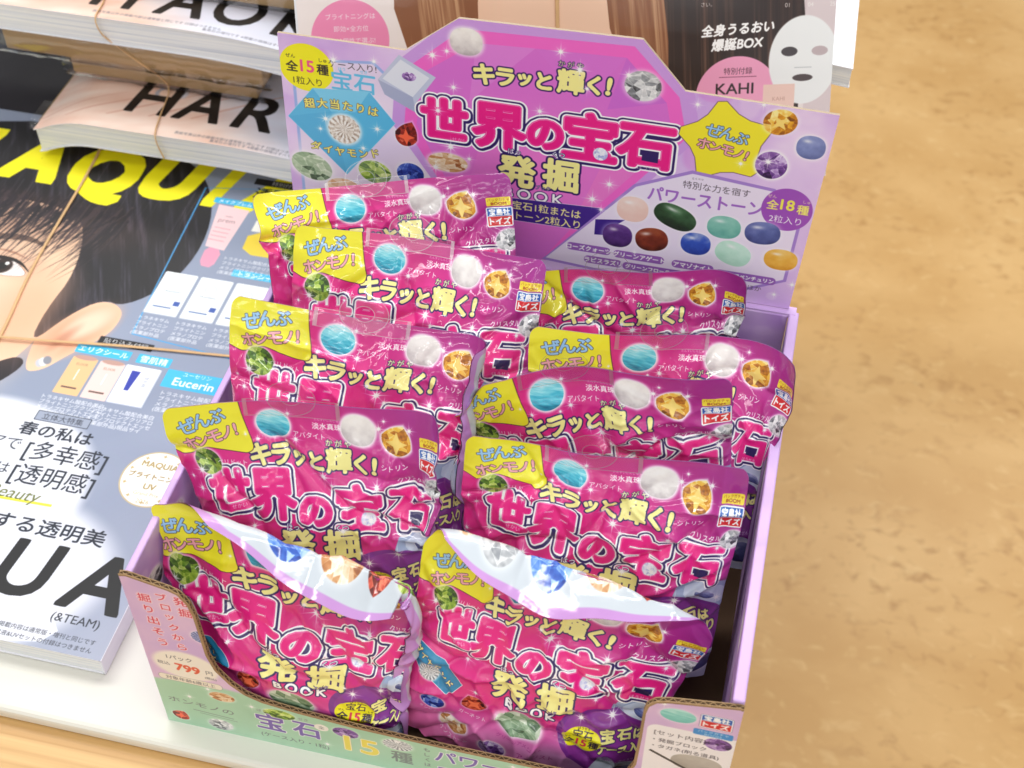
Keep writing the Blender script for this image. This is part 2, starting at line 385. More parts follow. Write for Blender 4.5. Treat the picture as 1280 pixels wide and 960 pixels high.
    c.gem(.115, -.225, .048, .052, PERI, 'facet', 30, 21, .7); c.t('ペリドット', .205, -.228, .022, 'ffffff', -4, .5)
    # row of stones
    c.gem(.373, -.093, .060, .053, AQUA, 'silk', -10, 22, .9); c.t('アパタイト', .50, -.125, .024, 'ffffff', -2, .5)
    c.t('淡水真珠', .565, -.088, .026, 'ffffff', 0, .7, [(1.2, 'e0308c')]); c.t('たんすいしんじゅ', .565, -.064, .011, 'ffd0e8', 0, .2)
    c.gem(.677, -.089, .060, .055, PEARL, 'round', -10, 23, .9)
    c.gem(.81, -.123, .064, .062, CITR, 'facet', -25, 24, .9, 'fbdc78', .5); c.t('シトリン', .80, -.212, .024, 'ffffff', 0, .6)
    takara(c, .948, -.168, .098)
    c.t('クリスタル', .865, -.262, .025, 'ffffff', 6, .6); c.gem(.975, -.262, .05, .04, CRYS, 'facet', 10, 25, .8)
    for x, y, r in ((.43, -.05, .035), (.31, -.15, .03), (.75, -.08, .04), (.77, -.05, .025), (.86, -.08, .04), (.54, -.27, .06), (.50, -.24, .035), (.57, -.30, .035), (.60, -.47, .05), (.80, -.56, .06), (.69, -.60, .05), (.66, -.57, .03),
                    (.12, -.42, .045), (.06, -.33, .04), (.03, -.29, .03), (.25, -.47, .04), (.45, -.145, .04), (.41, -.16, .025), (.92, -.30, .035), (.95, -.34, .045), (.08, -.26, .05), (.22, -.26, .03), (.30, -.60, .04), (.97, -.55, .05), (.73, -.50, .03), (.02, -.45, .04)):
        c.spark(x, y, r)
    c.spark(.27, -.13, .02); c.spark(.735, -.285, .05)
    return c
def pouch_back():
    c = Cv(0, 1, -1, 0, 700, 'c48ed0'); X, Y = c.XY(); c.a[:] += (fbm(X*9, Y*9, 5)-.5)[..., None]*.08
    c.rrect(.035, -.95, .965, -.035, .03, 'c6ced6')
    c.gem(.22, -.115, .05, .05, GARN, 'facet', 0, 1, 0, 'f08060', .5); c.gem(.36, -.115, .075, .052, SUNS, 'facet', 0, 2, .3); c.gem(.55, -.115, .078, .062, ['081a60', '1848b0', '4880d8', 'b0d0ff'], 'facet', 10, 3, .3)
    c.gem(.74, -.115, .07, .06, CRYS, 'facet', 0, 4, .3); c.gem(.88, -.11, .055, .045, SUNS, 'facet', 0, 6, .3); c.gem(.11, -.115, .05, .04, PERI, 'facet', 0, 5, .3)
    c.rrect(.08, -.27, .92, -.20, .02, 'f2e43c'); c.t('発掘ブロックから宝石を掘り出そう', .5, -.235, .045, '3a2470', 0, .6)
    for j in range(9): c.t('発掘ブロックを水でぬらしながらタガネで少しずつ削ってください', .5, -.32-.035*j, .026, '444444', 0, .2)
    c.rrect(.08, -.92, .92, -.66, .02, '8a3f9e'); c.t('パワーストーン', .5, -.72, .07, 'f8ec7a', 0, 1)
    for k in range(7): c.gem(.15+.12*k, -.83, .045, .035, [AMET, GREEN, TANZ, SUNS, AQUA, PERI, GARN][k], 'cab', 0, 50+k, .3)
    return c
# ------------------------------------------------------------------ print: header card (mm along the card)
def header_art():
    c = Cv(-5, 345, -4, 182, 4.5); X, Y = c.XY()
    a = blend('d3aaea', 'f0daf8', np.clip(fbm(X/40, Y/40, 9)*1.8-.4, 0, 1)); c.a[:] = a
    for i in range(40): c.ell(rng.random()*350, rng.random()*180, 3+9*rng.random(), 3+9*rng.random(), 'f3dff8' if i % 3 else 'd678d8', soft=.25, fade=.35)
    # left panel
    c.poly([(6, 24), (6, 132), (60, 138), (110, 90), (110, 24)], '9cb4ec'); c.poly([(8, 24), (8, 130.5), (59, 136), (108, 90), (108, 24)], 'e6d6f2', rnd=0)
    for x, y in ((22, 60), (60, 100), (90, 60), (45, 30)): c.ell(x, y, 22, 16, 'f3e4f8', soft=.5, fade=.8)
    # centre hexagon
    hexa = [(112, 176), (223, 180), (256, 146), (262, 118), (196, 30), (176, 10), (128, 10), (70, 96), (74, 140)]
    c.poly(hexa, 'cf9ce6'); c.poly([(116, 168), (218, 172), (247, 143), (254, 116), (190, 30), (172, 8), (130, 8), (78, 96), (82, 138)], 'f468cc')
    c.poly([(124, 160), (214, 164), (240, 138), (246, 114), (186, 34), (168, 6), (132, 6), (86, 98), (92, 136)], 'dc70d4')
    sl, XX, YY = c.win(86, 6, 246, 166)
    m = np.clip(.9-np.hypot((XX-165)/90, (YY-80)/75), 0, 1)*.9; hx_ = [(124, 160), (214, 164), (240, 138), (246, 114), (186, 34), (168, 6), (132, 6), (86, 98), (92, 136)]
    P = np.array(hx_, float); E = np.hstack([P, np.roll(P, -1, 0)]); E[:, 0::2] = (E[:, 0::2]-c.x0)*c.sc; E[:, 1::2] = (E[:, 1::2]-c.y0)*c.sc
    M = raster(E, c.W, c.H)[sl]; c.put(sl, (m*M).astype(np.float32), 'f880d0')
    for pts, cc in (([(124, 160), (160, 162), (120, 120)], 'e68ee0'), ([(214, 164), (240, 138), (205, 128)], 'c864d4'), ([(86, 98), (120, 60), (130, 104)], 'e06cd0'), ([(246, 114), (186, 34), (205, 90)], 'f680cc'), ([(160, 162), (214, 164), (190, 130)], 'dc74d8')): c.poly(pts, cc, fade=.55)
    c.gem(118, 160, 10, 9, PEARL, 'round', 0, 3, .6); c.gem(225, 147, 11, 10, CRYS, 'facet', 0, 4, .4)
    # small box with stone
    c.poly([(62, 126), (76, 145), (99, 133), (84, 110)], 'c4cbe4'); c.poly([(65, 127), (77, 142), (95, 132), (84, 117)], 'e4e8f4'); c.poly([(62, 126), (84, 117), (86, 106), (66, 116)], 'a9b1d0')
    c.gem(82, 131, 4.5, 3, AMET, 'facet', 0, 6, 0)
    # yellow disc
    c.ell(16, 127, 17.5, 16.5, 'f6ee14'); c.t('全', 6.5, 127, 8, '2a2420', 0, 1); c.t('15', 16.5, 128, 11.5, 'f0528e', 0, 1.6); c.t('種', 26.5, 127, 8, '2a2420', 0, 1); c.t('ぜん', 6, 134, 3.2, '2a2420'); c.t('しゅ', 27, 133.5, 3, '2a2420'); c.t('1粒入り', 16, 117.5, 6, '2a2420', 0, .4)
    c.t('ケース入り!', 46, 132.5, 6, '3c3440', 0, .4); c.t('宝石', 46, 121.5, 15, '5fc0ea', 0, 1.6); c.t('ほう', 39, 129.5, 2.6, '5fc0ea'); c.t('せき', 53, 129.5, 2.6, '5fc0ea')
    c.poly([(1, 90), (19, 113), (56, 116), (72, 96), (38, 52)], '58bce8', [(1.5, '9fdcf6')]); c.poly([(19, 113), (30, 98), (46, 100), (56, 116)], '7cd0f2'); c.poly([(1, 90), (30, 98), (38, 52)], '49aee0', fade=.6)
    c.gem(38, 86, 10.5, 10.5, ['6c5648', 'b8a494', 'ece4da', 'ffffff'], 'rad', 0, 7, .7)
    for i, ch in enumerate('超大当たりは'): c.t(ch, 16+8.4*i, 103.5-((i-2.5)**2)*.25+i*.1, 7.4, 'f9ef7c', 4-3*i+4, 1.0, [(1.6, '5a4a50')])
    for i, ch in enumerate('ダイヤモンド'): c.t(ch, 18+8*i, 68.5+((i-2.5)**2)*.35+.1*i, 7.2, 'f9ef7c', -12+5*i, 1.0, [(1.6, '5a4a50')])
    c.gem(79, 88, 9, 11.5, GARN, 'facet', -20, 8, .4, 'ff6a44', .7); c.gem(14, 54, 14, 10, GREEN, 'facet', -18, 9, .5); c.gem(57, 57, 11, 8.5, PERI, 'facet', -10, 10, .5)
    c.gem(81, 60, 9, 8, SAPP, 'facet', 0, 11, .5); c.gem(106, 73, 13, 7, SUNS, 'facet', 0, 12, .5); c.gem(35, 40, 12, 8, ['c88850', 'e8b890', 'f8dcc0'], 'facet', 0, 13, .5)
    # title
    k = .84
    L = {'世': (104, 105, 31, 1.0, 0), '界': (139, 105, 33.5, 1.05, 0), 'の': (168, 104, 25, 1.0, 0), '宝': (196, 107, 35, 1.05, 0), '石': (230, 106, 33, 1.1, 0)}
    logo(c, L, k); c.poly([(228.5, 102.5), (238.5, 102), (238.5, 95.5), (228.5, 96)], '2a1660'); c.t('せかい', 114, 91, 3.6, 'ffe0f0', 0, .3); c.t('ほうせき', 233, 91, 3.6, 'ffe0f0', 0, .3)
    c.gem(203, 96, 4.6, 4.6, ['a0a8e0', 'e8ecff', 'ffffff'], 'facet', 0, 14, 0)
    yell(c, 'キラッと輝く!', [(129, 140, 15.5, 0), (142, 140, 14, 0), (154, 140, 11, 0), (166, 141, 13, 0), (182, 143, 17, 0), (196, 143, 13.5, 0), (205, 143.5, 15.5, -6)], .8)
    for ch, x in zip('かがや', (176, 181.5, 187)): c.t(ch, x, 154.5, 4.6, 'fbf7b8', 0, .5, [(1.6, NAVY)])
    yell(c, '発掘', [(151, 74, 24, 0), (179, 76, 24, 0)], 1.1); c.t('はっ', 149, 88.5, 4.5, 'ffffff', 0, .6, [(1.6, NAVY)]); c.t('くつ', 177, 91, 4.5, 'ffffff', 0, .6, [(1.6, NAVY)])
    for ch, x in zip('BOOK', (146, 156, 167, 178)): c.t(ch, x, 57.5, 10.5, 'ffffff', 0, 1.2, [(2.6, NAVY)], sx=1.1)
    c.t('ブック', 168, 64.5, 3.5, 'ffffff', 0, .3, [(1.2, NAVY)])
    c.poly([(196, 34), (216, 38), (211, 44), (217, 50), (196, 48)], '4a2a90'); c.poly([(120, 36), (204, 37), (206, 56), (120, 52)], '42248c', [(1.6, 'ffffff')])
    c.t('宝石1粒または', 171, 48.5, 7, 'fbf3a0', 0, .8); c.t('ストーン2粒入り', 168, 40.5, 7, 'fbf3a0', 0, .8)
    # star
    P = []
    for i in range(10):
        a = R_(100+36*i); r = 31 if i % 2 == 0 else 19.5; P.append((277+r*math.cos(a), 117+r*math.sin(a)))
    c.poly(P, 'f6ea2a', [(2.4, '6c4a6c')], rnd=1)
    zenbu(c, 277, 118, 11.5, -10)
    c.gem(307, 136, 10, 8.5, CITR, 'facet', 20, 15, .4, 'fbdc78'); c.gem(327, 122, 8.5, 8, ['56639a', '7c8ac2', 'a8b4e0'], 'cab', 0, 16, .5); c.gem(306, 106, 9.5, 9.5, AMET, 'facet', 0, 17, .8)
    # power stone panel
    c.poly([(240, 96), (331, 88), (327, 3), (168, 7), (174, 14)], 'a884d4', rnd=1); c.poly([(241, 93.5), (329, 86), (325, 5), (171, 9), (176, 15)], 'efe4f8', rnd=1)
    c.poly([(203, 35), (222, 37), (215, 43.5), (222, 50), (203, 47)], '3c2088')
    c.t('特別な力を宿す', 276, 83.5, 6, '4c4450', 0, .4); c.t('とくべつ', 264, 88.6, 1.8, '4c4450'); c.t('パワーストーン', 270, 73.5, 12, 'a36ac8', 0, 1.6, sx=.86)
    c.ell(320, 76, 15.5, 15.5, 'a050bc'); c.t('全', 311, 78.5, 7.5, 'f6ec7a', 0, 1); c.t('18', 320, 79.5, 10.5, 'f6ec5a', 0, 1.4); c.t('種', 329.5, 77.5, 7.5, 'f6ec7a', 0, 1); c.t('2粒入り', 320, 68.5, 6, 'ffffff', 0, .5); c.t('ぜん', 310, 84.5, 2.8, 'fff6c0'); c.t('しゅ', 331, 83.5, 2.6, 'fff6c0')
    for x, y, rx, ry, cc, r in ((226, 59, 10, 9.5, ['eec4b8', 'f4d4c8', 'fae6de'], 0), (253, 58, 14, 8.5, ['0c1a10', '1e3a20', '3c6440', '8cb48c'], -22), (284, 56, 10.5, 8.5, ['4e9c90', '7cc0b0', 'a8dccc'], 0), (308, 56, 11, 8.5, ['343c72', '5a66a4', '8e9ad0'], 5),
                            (218, 37, 9.5, 9, ['2c1248', '58307e', '9a74bc'], 0), (240, 38, 10.5, 9, ['3a0e04', '80301a', 'b86840'], 10), (268, 40, 9.5, 8.5, ['1c3490', '3458c0', 'd8dce8'], 0), (292, 37, 11.5, 9, ['a4d8c0', 'c4ecd8', 'e4fbf0'], -20), (322, 38, 10.5, 8, ['d89020', 'f0b848', 'fae098'], 0)):
        c.gem(x, y, rx, ry, cc, 'cab', r, int(x), .3)
    for x, y, s, w in ((200, 23, 'ローズクォーツ', 29), (233, 22.5, 'グリーンアゲート', 33), (268, 22, 'アマゾナイト', 27), (302, 20, 'ブルーアベンチュリン', 39), (210, 14.5, 'ラピスラズリ', 25), (243, 14, 'グリーンフローライト', 40), (277, 13.5, 'イエローカルサイト', 26)):
        c.rrect(x-w/2, y-3, x+w/2, y+3, 2.8, '9a62bc'); c.t(s, x, y, 4.3 if len(s) < 9 else 3.7, 'ffffff', 0, 1.0)
    c.t('ほか', 309, 12.5, 4.6, '4c4450', 0, .3)
    for x, y, r in ((100, 110, 8), (97, 148, 9), (106, 152, 6), (110, 128, 7), (187, 152, 9), (192, 140, 6), (175, 162, 8), (164, 120, 7), (108, 85, 10), (120, 78, 6), (210, 75, 8), (200, 62, 9), (206, 55, 6), (216, 153, 7), (288, 104, 6), (304, 108, 8), (258, 140, 6), (296, 146, 6), (34, 135, 8), (26, 92, 8), (22, 84, 5), (50, 74, 6), (60, 138, 6), (230, 26, 5), (332, 20, 6), (322, 10, 5), (98, 68, 9), (141, 20, 10), (60, 90, 7)): c.spark(x, y, r)
    return c
def front_art():
    c = Cv(0, 340, 0, 158, 4.2); X, Y = c.XY()
    a = blend('e6c6e2', 'd2b2e0', np.clip(fbm(X/30, Y/30, 4)*2-.5, 0, 1))
    gm = np.clip((52-Y+4*np.sin(X/24))*.35, 0, 1)*np.clip((285-X)*.1, 0, 1); a = a*(1-gm[..., None])+blend('a4cfae', 'b6dcc0', fbm(X/20, Y/20, 8))*gm[..., None]
    c.a[:] = a
    RED = 'd9425e'
    for j, (st, x) in enumerate((('発掘', 33), ('ブロックから', 22), ('掘り出そう', 11))):
        n = len(st); y0 = (141, 142, 138)[j]
        for i, ch in enumerate(st): c.t(ch, x+.7*i, y0-(10.5, 9.8, 11)[j]*i, (8.6, 7.6, 8.4)[j], RED, 0, .8, [(2.2, 'f8e4ee')])
    c.t('はっ', 39, 142, 2.6, RED); c.t('くつ', 39.5, 132, 2.6, RED)
    c.gem(40, 108, 6.5, 6, TANZ, 'rad', 0, 3, .4)
    c.ell(24, 72, 20.5, 15, 'f6efe2', 0, .12); c.t('1パック', 21, 79, 5, '44404a', 0, .4); c.t('799', 24.5, 69, 10.5, 'e45a3c', -2, 1.8); c.t('税込', 10, 71, 4, '44404a', 0, .3); c.t('円', 38, 69, 5, '44404a', 0, .3); c.t('(税込)', 38, 63, 2.8, '44404a')
    c.rrect(4, 52, 44, 58, 2.8, 'f2ead8', [(1, '6c7a70')]); c.t('対象年齢6歳以上', 24, 55, 4.2, '44404a', 0, .3)
    c.gem(42, 44, 8, 5, SUNS, 'facet', 0, 4, .4); c.gem(10, 10, 6.5, 6, GARN, 'facet', -30, 5, .4, 'ff6a44', .5); c.gem(36, 9, 8, 6, CRYS, 'facet', 0, 6, .3)
    c.t('ホンモノの', 26, 28, 6.4, '6a6a6e', -3, .4, sx=1.35); c.line(20, 21, 46, 19.5, .6, '7c8c82'); c.line(24, 18.5, 48, 17, .4, '7c8c82')
    c.gem(77, 38, 10, 5, PERI, 'facet', 0, 7, .3); c.gem(118, 33, 8, 5.5, AMET, 'facet', 0, 8, .3)
    c.t('宝', 70, 26, 20, '7c64b4', 0, 2.0, [(2.6, 'f2f4f0')]); c.t('石', 93, 26, 19, '7c64b4', 0, 2.0, [(2.6, 'f2f4f0')]); c.t('ほう', 66, 38, 3.4, '8a8a90'); c.t('せき', 92, 38, 3.4, '8a8a90')
    c.t('(ケース入り・1粒)', 84, 9.5, 5.4, '5c5c62', 0, .3); c.ell(103, 33, 4.5, 3.8, 'f2efe6'); c.t('全', 103, 33, 4, '5c5c62', 0, .3)
    c.t('15', 127, 21, 24, 'f4e25c', 0, 2.6, [(2.2, 'd8a838'), (1.8, 'ffffff')], sx=1.15); c.t('種', 152, 18, 14, '808a86', 0, 1.2); c.gem(150, 32, 9, 6, CRYS, 'rad', 0, 9, .4)
    for i, ch in enumerate('もしくは'): c.t(ch, 168, 34-6*i, 4.6, '6a6a70', 0, .2)
    c.t('パワー', 193, 30, 15, '7c64b4', 0, 1.6, [(2.4, 'f2f4f0')], sx=.95); c.t('ストーン', 196, 12, 13, '7c64b4', 0, 1.6, [(2.4, 'f2f4f0')], sx=.9); c.t('18', 236, 22, 22, 'f4e25c', 0, 2.4, [(2, 'd8a838'), (1.6, 'ffffff')]); c.t('種', 258, 18, 13, '808a86', 0, 1.2)
    for x, y in ((34, 50), (20, 36), (60, 40), (105, 14), (150, 36), (180, 40), (220, 36), (300, 140)): c.spark(x, y, 6)
    # right tab
    c.rrect(293, 60, 350, 118, 6, 'f6f2f4'); c.gem(308, 131, 9.5, 6.5, ['5ab8b0', '88d4cc', 'c4f0ea'], 'silk', 0, 10, .4); takara(c, 328, 132, 17, 0, False)
    c.rrect(317, 116.5, 338, 122.5, 1.2, '3a92d8'); c.t('パックガチャ', 327.5, 120.6, 2.8, 'ffffff'); c.t('BOOM', 327.5, 117.9, 2.4, 'ffffff', 0, .3, sx=1.3)
    c.gem(331, 110, 7.5, 6, AMET, 'facet', 0, 11, .4)
    c.t('[セット内容]', 297, 110, 5, '33303a', 0, .4, al='l'); c.t('・発掘ブロック', 297, 102.5, 4.4, '33303a', 0, .2, al='l'); c.t('・タガネ(削る道具)', 297, 95.5, 4.4, '33303a', 0, .2, al='l')
    c.gem(322, 85, 14, 8.5, ['9a948c', 'b8b2aa', 'd4cfc6'], 'round', 0, 12, .2); c.line(296, 90, 322, 74, 1.8, '2e2c30'); c.t('発掘ブロック', 318, 72, 3.4, '33303a'); c.t('宝石またはパワーストーン', 317, 64, 3.2, '33303a')
    return c
def inner_art():
    c = Cv(0, 340, 0, 160, 2.5, 'a878c8'); X, Y = c.XY(); c.a[:] = blend('b88ed6', 'dabcec', np.clip(fbm(X/30, Y/30, 31)*1.8-.4, 0, 1))
    for i in range(50): c.ell(rng.random()*340, rng.random()*160, 2+6*rng.random(), 2+6*rng.random(), 'e0c4ee', soft=.3, fade=.5)
    for i in range(9):
        cc = [CRYS, PEARL, AMET][i % 3]; c.gem(18+38*i, 120+14*math.sin(i*2.1), 12, 9, cc, 'facet', 10*i, 60+i, .6)
    return c
# ------------------------------------------------------------------ print: beauty magazine on the left (mm on the shelf)
def hairmass(c, pts, dark, light, sx, sy, seed, tilt=0, rnd=2, amt=.8, soft=6):
    P = np.array(pts, float)
    for _ in range(rnd):
        q = np.roll(P, -1, 0); P = np.stack([P*.75+q*.25, P*.25+q*.75], 1).reshape(-1, 2)
    E = np.hstack([P, np.roll(P, -1, 0)]); E[:, 0::2] = (E[:, 0::2]-c.x0)*c.sc; E[:, 1::2] = (E[:, 1::2]-c.y0)*c.sc
    M = raster(E, c.W, c.H); X, Y = c.XY()
    s = fbm((X+Y*tilt)/sx, (Y-X*tilt*.3)/sy, seed, 4); s2 = fbm((X+Y*tilt)/(sx*.3), Y/sy, seed+5, 3)
    t = np.clip((s-.42)*3.2, 0, 1)*np.clip(s2*1.6-.3, 0, 1)*amt
    c.put((slice(0, c.H), slice(0, c.W)), M, blend(dark, light, t))
def mag_art():
    c = Cv(-405, -48, 12, 536, 3.3, '99a2b6'); X, Y = c.XY()
    c.a[:] = blend('8f99b0', 'b4b9c8', np.clip((fbm(X/160, Y/160, 2)-.3)*1.6+(200-Y)/500, 0, 1))
    # white swirl at the lower left
    c.ell(-240, 110, 128, 92, 'e4e6ee', 25, .05); c.ell(-190, 60, 120, 70, 'e0e3ec', 10, .1); c.poly([(-405, 12), (-70, 12), (-120, 70), (-150, 105), (-230, 130), (-405, 160)], 'e2e4ed', rnd=2)
    # portrait: plain fringe-haired young model
    c.poly([(-405, 200), (-245, 205), (-225, 246), (-214, 290), (-206, 360), (-215, 440), (-405, 440)], 'f3cfae', rnd=2)
    c.ell(-300, 240, 60, 60, 'f6d9bf', 0, .6, .8); c.ell(-262, 300, 40, 50, 'eebf98', 0, .7, .6)
    c.poly([(-405, 205), (-250, 208), (-232, 236), (-246, 196), (-405, 120)], 'e0b28e', rnd=2)
    hairmass(c, [(-232, 246), (-220, 250), (-215, 240), (-232, 212), (-262, 186), (-320, 150), (-320, 176), (-262, 214)], '15121a', '3c3440', 5, 60, 9, .3)
    # ear
    c.poly([(-214, 236), (-222, 280), (-205, 312), (-180, 322), (-165, 312), (-166, 288), (-186, 262), (-200, 240)], 'f2c9a8', rnd=3)
    c.ell(-192, 284, 17, 30, 'e8b08e', -32, .5); c.ell(-186, 296, 12, 19, 'f6d6bc', -35, .4); c.ell(-203, 262, 7, 13, 'f3c6a6', -20, .4)
    hairmass(c, [(-405, 520), (-250, 522), (-180, 500), (-146, 455), (-134, 400), (-142, 350), (-168, 318), (-188, 322), (-206, 300), (-222, 262), (-226, 300), (-222, 345), (-238, 400), (-262, 418), (-330, 420), (-405, 410)], '0d0b12', '4c4656', 5, 34, 3, .45, 2, .8)
    c.ell(-192, 286, 15, 30, 'dc9c7c', -32, .7, .7); c.ell(-188, 293, 9, 19, 'f6d2b8', -34, .5, .9); c.ell(-199, 276, 4, 14, 'b8785c', -24, .8, .6)
    g = np.random.default_rng(5)
    c.ell(-300, 330, 60, 30, 'f8dcc4', 0, .8, .6); c.ell(-345, 270, 50, 70, 'fbe6d2', 0, .8, .6); c.ell(-240, 300, 26, 50, 'dca482', 8, .8, .55); c.ell(-285, 300, 30, 16, 'f0b49c', 0, .9, .4); c.ell(-300, 395, 90, 26, '8a5c48', 0, .8, .5)
    # brow and eye
    c.poly([(-320, 372), (-280, 380), (-250, 366), (-280, 373), (-320, 364)], '4a342c', rnd=2, fade=.75)
    c.ell(-284, 346, 30, 16, 'c08e74', -5, .7, .5)
    c.poly([(-312, 338), (-294, 348), (-274, 347), (-257, 333), (-274, 329), (-298, 330)], 'efe6e2', [(1.2, '6c4438')], rnd=3); c.ell(-283, 339.5, 8.6, 8.6, '2a1812', 0, .12); c.ell(-283, 339.5, 4, 4, '080606'); c.ell(-280, 343, 1.8, 1.8, 'ffffff', 0, .3)
    c.poly([(-313, 339), (-294, 351.5), (-272, 350), (-253, 333), (-272, 346.5), (-294, 347)], '1c1210', rnd=2); c.poly([(-305, 357), (-284, 359), (-262, 350), (-284, 356)], '9a6a54', fade=.7, rnd=1)
    for i in range(420):                                     # separate locks over brow, temple and crown
        t = g.random(); top = i < 60
        if top: x, ya, yb, dx, w, cc = -400+250*g.random(), 500-70*g.random(), 400-40*g.random(), 24*(g.random()-.35), .3+.6*g.random(), ('6a5c68', '4a3e4c', '8a7a84')[i % 3]
        else: x, ya, yb, dx, w, cc = -390+185*t, 432-24*g.random(), 395-70*g.random()**1.6, -6-30*g.random(), .35+1.5*g.random(), ('17131a', '241c24', '3a2c30')[i % 3]
        pts = [(x+dx*q*q, ya+(yb-ya)*q) for q in (0, .25, .5, .75, 1)]
        L = [(p[0]-w*(1-k/4), p[1]) for k, p in enumerate(pts)]; Rr = [(p[0]+w*(1-k/4), p[1]) for k, p in enumerate(pts)]
        c.poly(L+Rr[::-1], cc, fade=.25 if top else .85)
    for k in range(3): c.ell(-205+2.2*k, 247+2.0*k, 3.2, 4.4, ('c4c6ce', 'f4f4f8', '8c8e98')[k], 30, .2)
    # title
    def T(ch, x, w, y=471, h=64, sh=.28):
        E = glyph(ch).copy(); a0, a1 = E[:, 0::2].min(), E[:, 0::2].max(); b0, b1 = E[:, 1::2].min(), E[:, 1::2].max()
        E[:, 0::2] = (E[:, 0::2]-a0)/(a1-a0)*w; E[:, 1::2] = (E[:, 1::2]-b0)/(b1-b0)*h
        E[:, 0::2] += E[:, 1::2]*sh; E[:, 0::2] += x; E[:, 1::2] += y-h/2; c.edges(E, [(13.5, 'f7ec0c', (0, 0))], sq=True)
    T('M', -436, 58, 474, 54); T('A', -340, 46, 474, 54, .12); T('Q', -282, 54, 465, 66, .1); T('U', -216, 40, 475, 52, .2); T('I', -153, 3, 477, 52, .25); T('A', -124, 46, 477, 52, .2)
    c.t('SPECIAL ISSUE', -322, 513, 7, 'd8d8de', 0, .3)
    c.line(-160, 470, -150, 292, 1.1, '46a0dc'); c.line(-150, 292, -60, 284, 1.1, '46a0dc'); c.line(-160, 470, -60, 488, .6, '46a0dc')
    c.rrect(-122, 484, -60, 492, .5, '16161c'); c.t('特別付録', -95, 488, 6, 'ffffff'); c.t('透明感', -117, 474, 15, '1c1c24', 0, .8, al='l'); c.t('BOX', -112, 458, 14, '1c1c24', 0, .4, al='l')
    # product samples
    def lab(x, y, s, w, h=9, size=7): c.rrect(x-w/2, y-h/2, x+w/2, y+h/2, 1, '3cbcec'); c.t(s, x, y, size, 'ffffff', 0, .7)
    lab(-128, 457, 'メイクプレム', 38, 7, 5); lab(-82, 450, 'パーフェクト', 44, 7, 5); lab(-78, 375, 'トランシーノ', 44, 8, 6)
    c.poly([(-141, 452), (-113, 450), (-116, 398), (-133, 400)], 'f3cfd2'); c.poly([(-132, 400), (-117, 398), (-118, 376), (-130, 377)], 'e29ab4', rnd=1); c.t('prem', -127, 432, 7, '9c7c84', 0, .2); c.t('make', -127, 439, 3, '9c7c84')
    for j in range(4): c.line(-134, 424-5*j, -120, 423.4-5*j, .7, 'd88e9c')
    c.poly([(-103, 440), (-62, 440), (-62, 426), (-103, 426)], 'f1efe6'); c.poly([(-104, 426), (-60, 426), (-62, 398), (-102, 398)], 'efd23e', rnd=1); c.t('PERFECT', -82, 415, 4, 'b0761c', 0, .2)
    for x, cc, lb in ((-138, 'eff3f6', 1), (-108, 'eff3f6', 1), (-78, 'eff3f6', 1)):
        c.rrect(x-14, 316, x+14, 364, 1, 'b8c0cc'); c.rrect(x-13.4, 317, x+13.4, 364.4, 1, cc); c.ell(x-1, 352, 5, 5, 'd2dbe4', 0, .1); c.ell(x-1, 352, 3.6, 3.6, cc, 0, .1); c.t('TRANSINO', x, 343, 3, '7c8894'); c.line(x-9, 336, x+4, 336, .6, 'b4bcc8'); c.line(x-9, 325, x+6, 325, 1.6, '6c84b0'); c.poly([(x+6, 333), (x+11, 333), (x+11, 328), (x+6, 328)], '3858a8')
    def small(x, y, rows, n, s=4.4, al='l', gap=5.6):
        for j in range(rows): c.t(('トラネキサム酸配合美白美容液', 'ブライトニングクリアローション', 'メラノプロテクトエッセンス', '(医薬部外品)現品サイズ')[j % 4][:n], x, y-gap*j, s, 'f2f4f8', 0, .15, al=al)
    small(-152, 311, 4, 6); small(-121, 311, 4, 6); small(-90, 311, 4, 6); small(-112, 390, 4, 12, 4.2)
    c.rrect(-172, 277, -128, 284.5, .5, '121218'); c.t('貼り込み付録', -150, 280.8, 6, 'ffffff', 0, .5)
    lab(-163, 269, 'エリクシール', 44, 9.5, 6.8); lab(-122, 269, '雪肌精', 27, 9.5, 7.4)
    c.rrect(-108, 246, -60, 264, 1, '3cbcec'); c.t('ユーセリン', -84, 261, 4.6, 'ffffff'); c.t('Eucerin', -84, 253, 11, 'ffffff', 0, .9)
    for x, cc, dd in ((-173, 'efc08c', 'e8a860'), (-151, 'f3d3cc', 'ecb8b0')):
        c.rrect(x-10, 222, x+10, 260, .8, cc); c.ell(x, 260, 9, 2.4, 'c0988c', 0, .1); c.t('ELIXIR', x, 253, 3.4, 'a08068'); c.line(x-6, 229, x+6, 229, 1.6, '6c5248'); c.line(x, 248, x, 237, .7, 'ffffff')
    c.rrect(-140.5, 222, -112, 261, .8, 'c8cede'); c.rrect(-140, 223, -113, 261, .8, 'f8f9fc'); c.poly([(-134, 256), (-127, 256), (-129, 236), (-132.5, 236)], '2838a8'); c.t('雪肌精', -120, 247, 3.6, '8890a8', -90)
    small(-188, 217, 4, 11, 4.6, gap=4.8); small(-148, 215, 4, 11, 4.6, gap=4.8); small(-104, 240, 4, 8, 5, gap=5.4)
    c.rrect(-184, 194, -142, 203.5, .5, '3c4250'); c.rrect(-183.4, 194.6, -142.6, 202.9, .5, '9aa3b7'); c.t('立体大特集', -163, 198.8, 6.4, '20242e', 0, .3)
    c.t('春の私は', -162, 185.5, 13, '1c2230', 0, 1.0, sx=1.1); c.t('[多幸感]', -146, 166.5, 19, '1c2230', 0, .6, sx=.92); c.t('[透明感]', -146, 145, 19, '1c2230', 0, .6, sx=.92)
